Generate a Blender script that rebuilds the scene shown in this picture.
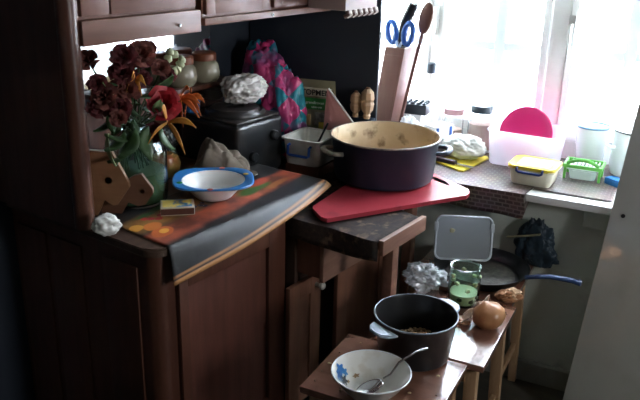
import bpy, bmesh, math, random
from mathutils import Vector, Matrix, noise
SC = bpy.context.scene
for _o in list(bpy.data.objects): bpy.data.objects.remove(_o)
COL = SC.collection
rnd = random.Random(7)
PI = math.pi
# ------------------------------------------------------------------ camera
cam = bpy.data.cameras.new('camera'); cam.sensor_width = 36.0; cam.lens = 755/640*36; cam.clip_start = .02
camo = bpy.data.objects.new('camera', cam); COL.objects.link(camo)
_X = Vector((.99971667, .008051, .02239986)); _Y = Vector((.02380278, -.33814202, -.94079403)); _Z = Vector((0, .94106065, -.33823785))
camo.matrix_world = Matrix(((_X.x, -_Y.x, -_Z.x, 0), (_X.y, -_Y.y, -_Z.y, 0), (_X.z, -_Y.z, -_Z.z, 1.40), (0, 0, 0, 1)))
SC.camera = camo
# ------------------------------------------------------------------ daylight, exposure
world = bpy.data.worlds.new('overcast_sky'); SC.world = world; world.use_nodes = True
bg = world.node_tree.nodes['Background']; bg.inputs[0].default_value = (.94, .97, 1.0, 1); bg.inputs[1].default_value = 7.0
SC.view_settings.view_transform = 'Standard'; SC.view_settings.look = 'None'; SC.view_settings.gamma = 1.0
SC.view_settings.exposure = 2.25; SC.view_settings.use_curve_mapping = False
SC.cycles.max_bounces = 12; SC.cycles.diffuse_bounces = 6; SC.cycles.transmission_bounces = 10; SC.cycles.transparent_max_bounces = 16
# frames: buffet frame (s along the left wall, t into it), window frame (p along the window wall, n into it)
UA, WA = math.radians(55), math.radians(-26)
A0 = Vector((-.364, 1.538, 0)); S0 = Vector((.73, 2.105, 0))
def st(s, t, z=0): return A0 + Vector((math.cos(UA)*s - math.sin(UA)*t, math.sin(UA)*s + math.cos(UA)*t, z))
def pq(p, n, z=0): return S0 + Vector((math.cos(WA)*p - math.sin(WA)*n, math.sin(WA)*p + math.cos(WA)*n, z))
# the window is the opening daylight comes through: a sky portal sits in it
_pl = bpy.data.lights.new('window_portal', 'AREA'); _pl.shape = 'RECTANGLE'; _pl.size = 1.9; _pl.size_y = 1.35; _pl.cycles.is_portal = True
_po = bpy.data.objects.new('window_portal', _pl); COL.objects.link(_po)
_po.location = pq(.12, .72, 1.32); _po.rotation_euler = (math.radians(-90), 0, WA)

_pl2 = bpy.data.lights.new('fill_window_portal', 'AREA'); _pl2.shape = 'RECTANGLE'; _pl2.size = .4; _pl2.size_y = .6; _pl2.cycles.is_portal = True  # portal of the added side window that gives fill light
_po2 = bpy.data.objects.new('fill_window_portal', _pl2); COL.objects.link(_po2)
_po2.location = pq(1.93, -1.2, 1.35); _po2.rotation_euler = (math.radians(-90), 0, WA-PI/2)
# ------------------------------------------------------------------ materials
def nodes(name):
    m = bpy.data.materials.new(name); m.use_nodes = True
    return m, m.node_tree.nodes, m.node_tree.links, m.node_tree.nodes['Principled BSDF']
MC = {}
def mat(name, c, rough=.5, c2=None, scale=8, stretch=(1, 1, 1), metal=0, coat=0, bump=0, spec=.5, dirt=None, dscale=14, damt=.35, sss=0, thresh=None):
    """principled with a noise blend of two colours, optional dirt patches, optional fine relief"""
    if name in MC: return MC[name]
    m, N, L, b = nodes(name)
    b.inputs['Roughness'].default_value = rough; b.inputs['Metallic'].default_value = metal
    b.inputs['Coat Weight'].default_value = coat; b.inputs['Coat Roughness'].default_value = .12
    b.inputs['Specular IOR Level'].default_value = spec
    if sss: b.inputs['Subsurface Weight'].default_value = sss; b.inputs['Subsurface Radius'].default_value = (.02, .02, .02)
    tc = N.new('ShaderNodeTexCoord'); mp = N.new('ShaderNodeMapping'); mp.inputs['Scale'].default_value = stretch
    L.new(tc.outputs['Object'], mp.inputs['Vector'])
    nz = N.new('ShaderNodeTexNoise'); nz.inputs['Scale'].default_value = scale; nz.inputs['Detail'].default_value = 6; nz.inputs['Roughness'].default_value = .6
    L.new(mp.outputs[0], nz.inputs['Vector'])
    c2 = c2 or tuple(x*.82 for x in c)
    rp = N.new('ShaderNodeValToRGB'); e = rp.color_ramp.elements
    lo, hi = thresh or (.32, .68)
    e[0].position = lo; e[1].position = hi; e[0].color = (*c2, 1); e[1].color = (*c, 1)
    L.new(nz.outputs['Fac'], rp.inputs[0]); out = rp.outputs[0]
    if dirt:
        n2 = N.new('ShaderNodeTexNoise'); n2.inputs['Scale'].default_value = dscale; n2.inputs['Detail'].default_value = 8
        L.new(tc.outputs['Object'], n2.inputs['Vector'])
        r2 = N.new('ShaderNodeValToRGB'); r2.color_ramp.elements[0].position = .55; r2.color_ramp.elements[1].position = .68
        r2.color_ramp.elements[0].color = (0, 0, 0, 1); r2.color_ramp.elements[1].color = (damt, damt, damt, 1)
        L.new(n2.outputs['Fac'], r2.inputs[0])
        mx = N.new('ShaderNodeMixRGB'); mx.inputs[2].default_value = (*dirt, 1)
        L.new(r2.outputs[0], mx.inputs[0]); L.new(out, mx.inputs[1]); out = mx.outputs[0]
    L.new(out, b.inputs['Base Color'])
    if bump:
        bp = N.new('ShaderNodeBump'); bp.inputs['Strength'].default_value = bump; bp.inputs['Distance'].default_value = .004
        L.new(nz.outputs['Fac'], bp.inputs['Height']); L.new(bp.outputs[0], b.inputs['Normal'])
    MC[name] = m; return m
def glass(name, c, rough=.05, alpha=0, ior=1.45):
    if name in MC: return MC[name]
    m, N, L, b = nodes(name)
    b.inputs['Base Color'].default_value = (*c, 1); b.inputs['Transmission Weight'].default_value = 1; b.inputs['Roughness'].default_value = rough
    b.inputs['IOR'].default_value = ior
    MC[name] = m; return m
def film(name, c, clear, rough=.35, gloss=.12):
    """thin plastic: part clear, part translucent, part diffuse, a little gloss"""
    if name in MC: return MC[name]
    m, N, L, b = nodes(name); N.remove(b); o = N['Material Output']
    tr = N.new('ShaderNodeBsdfTransparent'); tl = N.new('ShaderNodeBsdfTranslucent'); df = N.new('ShaderNodeBsdfDiffuse'); gl = N.new('ShaderNodeBsdfGlossy')
    for n in (tl, df): n.inputs[0].default_value = (*c, 1)
    tr.inputs[0].default_value = tuple(.5+.5*x for x in c) + (1,)
    gl.inputs['Roughness'].default_value = rough
    a = N.new('ShaderNodeMixShader'); a.inputs[0].default_value = .5; L.new(tl.outputs[0], a.inputs[1]); L.new(df.outputs[0], a.inputs[2])
    b2 = N.new('ShaderNodeMixShader'); b2.inputs[0].default_value = clear; L.new(a.outputs[0], b2.inputs[1]); L.new(tr.outputs[0], b2.inputs[2])
    c3 = N.new('ShaderNodeMixShader'); c3.inputs[0].default_value = gloss; L.new(b2.outputs[0], c3.inputs[1]); L.new(gl.outputs[0], c3.inputs[2])
    L.new(c3.outputs[0], o.inputs[0]); MC[name] = m; return m
def wood(name, c, c2, rough=.45, axis=2, scale=9, coat=.0, dirt=None, bump=.15, damt=.35):
    s = [7, 7, 7]; s[axis] = .7
    return mat(name, c, rough, c2, scale, tuple(s), coat=coat, bump=bump, dirt=dirt, damt=damt)

M_BUF = wood('buffet_wood', (.115, .040, .022), (.068, .021, .011), .48, 2, 5, coat=.15)
M_BUFX = wood('buffet_wood_rail', (.125, .047, .030), (.075, .027, .017), .4, 0, 5, coat=.12)
M_BUFT = wood('buffet_top_wood', (.10, .055, .035), (.05, .025, .016), .55, 0, 5, dirt=(.22, .17, .12))
M_UP = wood('upper_wood', (.20, .083, .052), (.125, .048, .029), .45, 0, 4, coat=.1)
M_CUP = wood('cupboard_wood', (.24, .11, .066), (.16, .066, .04), .45, 2, 5, coat=.1)
M_DRAW = wood('drawer_wood', (.27, .145, .10), (.19, .095, .065), .5, 0, 5)
M_TWOOD = wood('table_wood', (.26, .13, .085), (.16, .075, .048), .5, 0, 5)
M_STOP = wood('stool_top_wood', (.26, .125, .085), (.19, .085, .055), .25, 0, 4, coat=.9, dirt=(.07, .03, .02), bump=.05, damt=.4)
M_SLEG = wood('stool_leg_wood', (.50, .32, .18), (.36, .21, .11), .5, 2, 6)
M_PALEW = wood('pale_board_wood', (.30, .15, .07), (.21, .10, .045), .5, 0, 5)
M_BRW = wood('brown_board_wood', (.17, .08, .042), (.12, .052, .027), .5, 0, 5)
M_BLOCK = wood('knife_block_wood', (.21, .095, .075), (.15, .06, .05), .5, 2, 5)
M_WHITE = mat('white_paint', (.82, .82, .79), .35, (.74, .74, .71), 6, coat=.1)
M_FRAME = mat('window_paint', (.86, .86, .85), .3, (.78, .78, .78), 7)
M_PLW = mat('white_plastic', (.85, .84, .82), .3, (.80, .79, .77), 6, sss=.1)
M_CREAM = mat('cream_plastic', (.82, .78, .62), .35, (.78, .73, .57), 6, sss=.1)
M_BLACK = mat('black_enamel', (.012, .014, .016), .3, (.018, .02, .022), 12, dirt=(.06, .05, .04), damt=.3)
M_NAVY = mat('navy_enamel', (.010, .026, .050), .45, (.008, .020, .040), 6, dirt=(.05, .05, .05), damt=.25)
M_POTIN = mat('pot_cream_inside', (.62, .50, .34), .4, (.50, .36, .20), 9, dirt=(.16, .09, .04), dscale=22, damt=.8)
M_RED = mat('red_board_plastic', (.42, .045, .06), .32, (.36, .035, .05), 14, dirt=(.16, .02, .03), damt=.5)
M_STEEL = mat('steel', (.55, .55, .56), .22, (.45, .45, .46), 10, metal=1)
M_BLUE = mat('blue_plastic', (.02, .10, .42), .3)
M_DBLUE = mat('dark_blue_plastic', (.02, .045, .20), .35)
M_WALL = mat('limewashed_wall', (.56, .59, .52), .7, (.47, .50, .44), 3, dirt=(.14, .15, .13), dscale=9, damt=.45, bump=.1)
M_WALLR = mat('dark_room_wall', (.17, .17, .15), .7, (.14, .14, .12), 3)  # unseen room walls, kept dark to cut bounce light
M_WALLD = mat('shaded_dark_wall', (.022, .030, .046), .6, (.016, .022, .035), 4, bump=.1)  # dark wall paint with the backlit shade mixed into the colour
M_CEIL = mat('ceiling_paint', (.50, .50, .47), .8, None, 3)
M_FLOOR = wood('floor_paint', (.085, .075, .055), (.045, .042, .034), .4, 0, 3, dirt=(.02, .02, .018))

# ------------------------------------------------------------------ mesh helpers
class MB:
    def __init__(s): s.v = []; s.f = []
    def add(s, v, f):
        o = len(s.v); s.v += [tuple(x) for x in v]; s.f += [tuple(i+o for i in q) for q in f]; return s
    def bm(s, b):
        b.verts.ensure_lookup_table(); b.verts.index_update()
        s.add([v.co for v in b.verts], [[v.index for v in q.verts] for q in b.faces]); b.free(); return s
    def box(s, x0, x1, y0, y1, z0, z1, bev=0, seg=2):
        b = bmesh.new(); bmesh.ops.create_cube(b, size=1)
        for v in b.verts: v.co = Vector((x0+(v.co.x+.5)*(x1-x0), y0+(v.co.y+.5)*(y1-y0), z0+(v.co.z+.5)*(z1-z0)))
        if bev: bmesh.ops.bevel(b, geom=b.edges[:], offset=bev, segments=seg, profile=.6, affect='EDGES')
        return s.bm(b)
    def lathe(s, prof, seg=40, c=(0, 0, 0), close=True, sq=None):
        v = []; n = len(prof)
        for k in range(seg):
            a = 2*PI*k/seg; ca, sa = math.cos(a), math.sin(a)
            for r, z in prof:
                rr = r
                if sq: rr = r / ((abs(ca)**sq + abs(sa)**sq)**(1/sq))
                v.append((c[0]+rr*ca, c[1]+rr*sa, c[2]+z))
        f = []
        for k in range(seg):
            for i in range(n-1):
                a, b = k*n+i, ((k+1) % seg)*n+i
                f.append((a, b, b+1, a+1))
        if close:
            if prof[0][0] > 1e-4: f.append(tuple(k*n for k in range(seg))[::-1])
            if prof[-1][0] > 1e-4: f.append(tuple(k*n+n-1 for k in range(seg)))
        return s.add(v, f)
    def tube(s, pts, r, seg=8, caps=True, flat=1.0):
        pts = [Vector(p) for p in pts]; n = len(pts); v = []; f = []
        ref = Vector((0, 0, 1))
        for i, p in enumerate(pts):
            d = (pts[min(i+1, n-1)] - pts[max(i-1, 0)]).normalized()
            if abs(d.dot(ref)) > .95: ref = Vector((1, 0, 0)) if abs(d.x) < .9 else Vector((0, 1, 0))
            a = d.cross(ref).normalized(); b = d.cross(a).normalized(); ref = -b if (-b).length else ref
            rr = r(i/(n-1)) if callable(r) else r
            for k in range(seg):
                t = 2*PI*k/seg; v.append(p + a*(rr*math.cos(t)) + b*(rr*flat*math.sin(t)))
        for i in range(n-1):
            for k in range(seg):
                f.append((i*seg+k, i*seg+(k+1) % seg, (i+1)*seg+(k+1) % seg, (i+1)*seg+k))
        if caps: f.append(tuple(range(seg))[::-1]); f.append(tuple((n-1)*seg+k for k in range(seg)))
        return s.add(v, f)
    def prism(s, poly, z0, z1, fn=None, bev=0):
        b = bmesh.new(); n = len(poly)
        lo = [b.verts.new((x, y, z0)) for x, y in poly]; hi = [b.verts.new((x, y, z1)) for x, y in poly]
        b.faces.new(lo[::-1]); top = b.faces.new(hi)
        for i in range(n): b.faces.new((lo[i], lo[(i+1) % n], hi[(i+1) % n], hi[i]))
        if bev:
            e = [q for q in b.edges if abs(q.verts[0].co.z-q.verts[1].co.z) < 1e-6]
            bmesh.ops.bevel(b, geom=e, offset=bev, segments=2, affect='EDGES')
        bmesh.ops.triangulate(b, faces=[q for q in b.faces if len(q.verts) > 4])
        if fn:
            for v in b.verts: v.co = Vector(fn(v.co))
        return s.bm(b)
    def grid(s, fn, nu, nv):
        v = [fn(i/nu, j/nv) for i in range(nu+1) for j in range(nv+1)]
        f = [(i*(nv+1)+j, (i+1)*(nv+1)+j, (i+1)*(nv+1)+j+1, i*(nv+1)+j+1) for i in range(nu) for j in range(nv)]
        return s.add(v, f)
    def blob(s, c, r, amp, freq, sub=3, seed=0, flat=None):
        b = bmesh.new(); bmesh.ops.create_icosphere(b, subdivisions=sub, radius=1)
        for v in b.verts:
            d = v.co.normalized(); q = d*freq + Vector((seed*7.3, seed*3.1, seed))
            k = 1 + amp*noise.noise(q) + amp*.6*abs(noise.noise(q*2.3)) + amp*.3*noise.noise(q*5)
            v.co = Vector((c[0]+d.x*r[0]*k, c[1]+d.y*r[1]*k, c[2]+d.z*r[2]*k))
            if flat is not None and v.co.z < flat: v.co.z = flat
        return s.bm(b)
    def xf(s, M, start=0):
        for i in range(start, len(s.v)): s.v[i] = tuple(M @ Vector(s.v[i]))
        return s
    def out(s, name, m, parent=None, loc=None, rz=None, smooth=True, solid=0, angle=40):
        me = bpy.data.meshes.new(name); me.from_pydata([tuple(x) for x in s.v], [], s.f); me.update()
        b = bmesh.new(); b.from_mesh(me); bmesh.ops.recalc_face_normals(b, faces=b.faces[:])
        for f in b.faces: f.smooth = smooth
        if smooth:
            ca = math.radians(angle)
            for e in b.edges:
                if len(e.link_faces) == 2 and e.calc_face_angle(0) > ca: e.smooth = False
        b.to_mesh(me); b.free()
        if m: me.materials.append(m)
        o = bpy.data.objects.new(name, me); COL.objects.link(o)
        if parent: o.parent = parent
        if loc is not None: o.location = loc
        if rz is not None: o.rotation_euler[2] = rz
        if solid:
            md = o.modifiers.new('thickness', 'SOLIDIFY'); md.thickness = solid; md.offset = 0
        return o
def empty(name, loc, rz=0):
    o = bpy.data.objects.new(name, None); COL.objects.link(o); o.location = loc; o.rotation_euler = (0, 0, rz); o.empty_display_size = .05; return o
def tag(o, label, cat, group=None):
    o['label'] = label; o['category'] = cat
    if group: o['group'] = group
    return o
def thing(name, label, cat, loc, rz=0, group=None): return tag(empty(name, loc, rz), label, cat, group)
def struct(o, label=None, cat=None):
    o['kind'] = 'structure'
    if label: o['label'] = label; o['category'] = cat
    return o
def arc(cx, cy, r, a0, a1, n): return [(cx+r*math.cos(math.radians(a0+(a1-a0)*i/n)), cy+r*math.sin(math.radians(a0+(a1-a0)*i/n))) for i in range(n+1)]
def rrect(x0, x1, y0, y1, r, n=4):
    return arc(x1-r, y0+r, r, -90, 0, n)+arc(x1-r, y1-r, r, 0, 90, n)+arc(x0+r, y1-r, r, 90, 180, n)+arc(x0+r, y0+r, r, 180, 270, n)
def bez(a, b, c, n=10):
    a, b, c = Vector(a), Vector(b), Vector(c); return [a*(1-t)**2 + b*2*t*(1-t) + c*t*t for t in [i/n for i in range(n+1)]]
def text_part(body, size, m, parent, M, name='lettering', bold=0):
    cu = bpy.data.curves.new('lettering', 'FONT'); cu.body = body; cu.size = size; cu.extrude = .0004; cu.offset = bold; cu.align_x = 'CENTER'
    t = bpy.data.objects.new('lettering_curve', cu); COL.objects.link(t)
    me = bpy.data.meshes.new_from_object(t.evaluated_get(bpy.context.evaluated_depsgraph_get()))
    bpy.data.objects.remove(t); me.transform(M); me.materials.clear(); me.materials.append(m)
    o = bpy.data.objects.new(name, me); COL.objects.link(o); o.parent = parent; return o

# ------------------------------------------------------------------ the room
ZC = 2.5
WF = dict(loc=S0, rz=WA); BF = dict(loc=A0, rz=UA)
PO0, PO1, ZT = -.64, 1.05, 1.98           # window opening
b = MB(); b.box(-1.2, PO0, .06, .62, 0, ZC); b.v = [((x-.45 if (x > -.7 and y > .5) else x), y, z) for x, y, z in b.v]   # pier with a splayed reveal
b.box(PO1, 1.75, .06, .62, 0, ZC); b.box(PO0-.45, PO1, .06, .62, ZT, ZC); b.box(PO0, PO1, .06, .62, 0, .635)
b.box(PO0-.45, PO0, .2, .62, 0, .658)
struct(b.out('wall_back', M_WALL, **WF, smooth=False))
# thin sheet on the pier beside the window, its backlit shade put into the colour
struct(MB().box(-1.12, PO0-.001, .05, .0615, 0, ZC).out('wall_pier_shade', M_WALLD, **WF, smooth=False))
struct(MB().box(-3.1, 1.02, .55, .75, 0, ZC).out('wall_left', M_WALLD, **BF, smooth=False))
b = MB(); b.box(1.75, 1.95, -3.6, -1.40, 0, ZC); b.box(1.75, 1.95, -1.0, .7, 0, ZC); b.box(1.75, 1.95, -1.4, -1.0, 0, 1.05); b.box(1.75, 1.95, -1.4, -1.0, 1.65, ZC)
struct(b.out('wall_right', M_WALLR, **WF, smooth=False))
w3 = struct(empty('fill_window', S0, WA), 'added side window outside the picture for fill light', 'window')  # unseen window added to bring fill light from the right
for y0, y1, z0, z1 in ((-1.4, -1.37, 1.05, 1.65), (-1.03, -1.0, 1.05, 1.65), (-1.37, -1.03, 1.05, 1.08), (-1.37, -1.03, 1.62, 1.65)): MB().box(1.80, 1.86, y0, y1, z0, z1, .004).out('frame_bar', M_FRAME, w3)
struct(MB().box(-2.2, 1.95, -3.8, -3.6, 0, ZC).out('wall_front', M_WALLR, **WF, smooth=False))
struct(MB().box(-3.2, 2.1, -3.9, .8, -.1, 0).out('floor', M_FLOOR, **WF, smooth=False))
struct(MB().box(-3.2, 2.1, -3.9, .8, ZC, ZC+.1).out('ceiling', M_CEIL, **WF, smooth=False))
M_BASE = mat('baseboard_paint', (.30, .31, .28), .5, (.2, .2, .18), 8)
struct(MB().box(-.6, 1.74, .035, .062, 0, .07, .004).out('baseboard_back', M_BASE, **WF))
# window sill
sill = struct(MB().box(PO0+.005, PO1-.005, 0, .5, .635, .66, .006).out('trim_1', M_WHITE, **WF), 'white painted deep window sill board with rounded front edge', 'window sill')
struct(MB().box(.05, .17, .03, .062, .575, .635, .004).out('trim_2', M_WALL, **WF), 'small block under the window sill', 'bracket')
# inner window
M_PANE = film('glare_veil_glass', (.93, .96, 1.0), .982, .1, .012)  # faint milky veil in the pane imitates glare over the outer bars
M_PANE2 = film('outer_window_glass', (.93, .96, 1.0), .6, .1, .03)
win = struct(empty('window_1', S0, WA), 'white painted wooden window with three casements and handles', 'window')
NW = .50
def member(x0, x1, z0, z1, y0=NW-.035, y1=NW+.035, name='frame_post', m=M_FRAME, bev=.006): return MB().box(x0, x1, y0, y1, z0, z1, bev).out(name, m, win)
member(-1.02, 1.10, .655, .72, name='frame_rail'); member(-1.02, 1.10, 1.93, 1.99, name='frame_rail')
member(-1.02, -.95, .72, 1.93); member(-.605, -.565, .72, 1.93); member(-.185, -.125, .72, 1.93); member(.62, .68, .72, 1.93); member(1.05, 1.10, .72, 1.93)
for k, (x0, x1) in enumerate(((-.95, -.605), (-.565, -.185), (-.125, .62), (.68, 1.05))):
    w = .026 if k else .02
    sash = MB()
    sash.box(x0+.002, x0+w, NW-.05, NW-.002, .722, 1.928, .005); sash.box(x1-w, x1-.002, NW-.05, NW-.002, .722, 1.928, .005)
    sash.box(x0+w, x1-w, NW-.048, NW-.004, .722, .722+w*1.4, .004); sash.box(x0+w, x1-w, NW-.048, NW-.004, 1.928-w*1.4, 1.928, .004)
    so = sash.out('casement_sash', M_FRAME, win)
    MB().box(x0+w, x1-w, NW-.022, NW-.018, .722+w, 1.928-w).out('pane', M_PANE, so, smooth=False)
M_HAND = mat('window_handle_metal', (.62, .62, .60), .35, metal=.6)
for hx, hz in ((-.585, 1.10), (-.115, 1.10)):
    h = MB().box(hx-.012, hx+.012, NW-.062, NW-.048, hz-.05, hz+.05, .004)
    h.tube([(hx, NW-.06, hz+.02), (hx, NW-.085, hz+.02), (hx, NW-.09, hz-.03), (hx, NW-.088, hz-.08)], .006)
    h.tube([(hx, NW-.06, hz-.03), (hx, NW-.07, hz-.05)], .004)
    h.out('window_handle', M_HAND, win)
# outer window, a hand further out
M_OUTW = mat('grey_outer_frame', (.34, .37, .40), .6, (.28, .31, .34), 8)  # grey darkened so the bars stand out against the bright sky
win2 = struct(empty('window_2', S0, WA), 'outer storm window with glazing bars seen behind the inner panes', 'window')
def om(x0, x1, z0, z1, name='glazing_bar'): MB().box(x0, x1, .575, .60, z0, z1, .004).out(name, M_OUTW, win2)
om(-.98, 1.04, .645, .70, 'frame_rail'); om(-.98, 1.04, 1.93, 1.99, 'frame_rail')
for x in (-.98, -.40, .05, .56, 1.0): om(x, x+.04, .70, 1.93, 'frame_post')
for x0, x1 in ((-.94, -.40), (-.36, .05), (.09, .56), (.60, 1.0)):
    om(x0, x1, .995, 1.025); MB().box(x0, x1, .586, .589, .70, 1.93).out('pane', M_PANE2, win2, smooth=False)
# snowy ground outside
M_SNOW = mat('snow', (.88, .90, .93), .8, None, 2)
struct(MB().box(-8, 8, .7, 14, -1.0, -.6).out('ground', M_SNOW, **WF, smooth=False))

# ------------------------------------------------------------------ buffet
buf = thing('buffet', 'tall dark brown wooden buffet with rounded corners and open mirrored niche', 'buffet', A0, UA)
BW = .47
poly = arc(.035, .035, .035, 180, 270, 8)+[(BW, 0), (BW, .54), (0, .54)]
MB().prism(poly, .0, .698).out('body', M_BUF, buf)
tp = arc(.03, .03, .042, 180, 270, 8)+[(.56, -.012), (.56, .545), (-.012, .545)]
MB().prism(tp, .698, .72, bev=.004).out('counter_top', M_BUFT, buf)
d = MB(); d.box(.055, .085, -.014, .001, .05, .675, .003); d.box(.385, .455, -.014, .001, .05, .675, .003)
d.box(.085, .385, -.014, .001, .60, .675, .003); d.box(.085, .385, -.014, .001, .05, .13, .003)
do = d.out('door', M_BUF, buf)
MB().box(.088, .382, -.004, .002, .128, .602).out('door_panel', mat('door_panel_wood', (.13, .045, .030), .5, (.08, .026, .017), 5, (7, 7, .7), coat=.12, bump=.1), do, smooth=False)
for x in (.06, .26, .40): MB().box(-.006, .001, x, x+.12, .04, .66, .003).out('end_panel', M_BUF, buf)
# upper part: end panel with rounded front post, cabinet above
u_ = MB(); u_.box(-.03, .012, .23, .545, .721, 1.95); u_.tube([(-.009, .228, .721), (-.009, .228, 1.3), (-.009, .228, 1.95)], .024, 20)
u_.out('side_post', wood('post_wood', (.115, .043, .026), (.07, .025, .015), .35, 2, 5, coat=.25), buf)
MB().box(.012, .38, .225, .545, 1.19, 1.95).out('upper_cabinet', M_UP, buf, smooth=False)
MB().box(.008, .375, .200, .226, 1.145, 1.20, .003).out('front_rail', M_UP, buf)
MB().box(.012, .38, .24, .545, 1.165, 1.189).out('niche_ceiling', M_BUF, buf, smooth=False)
for x0, x1 in ((.018, .095), (.10, .37)): MB().box(x0, x1, .212, .226, 1.207, 1.94, .003).out('upper_door', M_UP, buf)
M_MIR = mat('old_mirror', (.86, .90, .95), .04, None, 3, metal=1)
MB().box(.05, .76, .536, .545, .90, 1.157).out('niche_mirror', M_MIR, buf, smooth=False)
MB().box(.02, .79, .533, .547, .722, .90).out('niche_back', M_BUF, buf, smooth=False)
MB().box(.30, .78, .44, .532, .925, .94, .003).out('niche_shelf', M_BUF, buf)
MB().lathe([(0, 0), (.004, 0), (.004, .006), (0, .007)], 12).xf(Matrix.Translation((.295, .20, 1.168)) @ Matrix.Rotation(PI/2, 4, 'X')).out('screw', M_STEEL, buf)
# wall cabinet next to it
wc = thing('wall_cabinet', 'brown wall cabinet hung right of the buffet above the stove', 'cabinet', A0, UA)
MB().box(.392, .955, .215, .545, 1.178, 1.95).out('body', M_UP, wc, smooth=False)
MB().box(.388, .958, .200, .545, 1.158, 1.177, .003).out('bottom_board', M_UP, wc)
for x0, x1 in ((.398, .655), (.675, .95)):
    dd = MB(); y = .2; w = .035
    dd.box(x0, x0+w, .203, .216, 1.185, 1.94, .002); dd.box(x1-w, x1, .203, .216, 1.185, 1.94, .002); dd.box(x0+w, x1-w, .203, .216, 1.185, 1.185+w, .002); dd.box(x0+w, x1-w, .203, .216, 1.90, 1.94, .002)
    q = dd.out('door', M_UP, wc); MB().box(x0+w, x1-w, .209, .216, 1.185+w, 1.90).out('door_panel', M_UP, q, smooth=False)
MB().lathe([(0, 0), (.004, 0), (.004, .006), (0, .007)], 12).xf(Matrix.Translation((.66, .20, 1.167)) @ Matrix.Rotation(PI/2, 4, 'X')).out('screw', M_STEEL, wc)
# pale shelf box with a twisted cord below it
sh = thing('corner_shelf', 'pale mauve painted shelf board with twisted cord edging by the window', 'shelf', A0, UA)
M_MAUVE = mat('mauve_paint', (.34, .27, .25), .5, (.28, .21, .20), 5)
MB().box(.83, 1.005, .062, .198, 1.175, 1.36, .004).out('body', M_MAUVE, sh)
cordw = mat('cord_white', (.62, .55, .50), .7); cordd = mat('cord_brown', (.08, .035, .025), .7)
for k in range(12):
    x = .833+k*.0146
    MB().tube([(x-.004, .066, 1.158), (x+.003, .057, 1.165), (x+.011, .066, 1.173)], .0062, 8).out('cord_twist', (cordw if k % 2 else cordd), sh)

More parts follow.
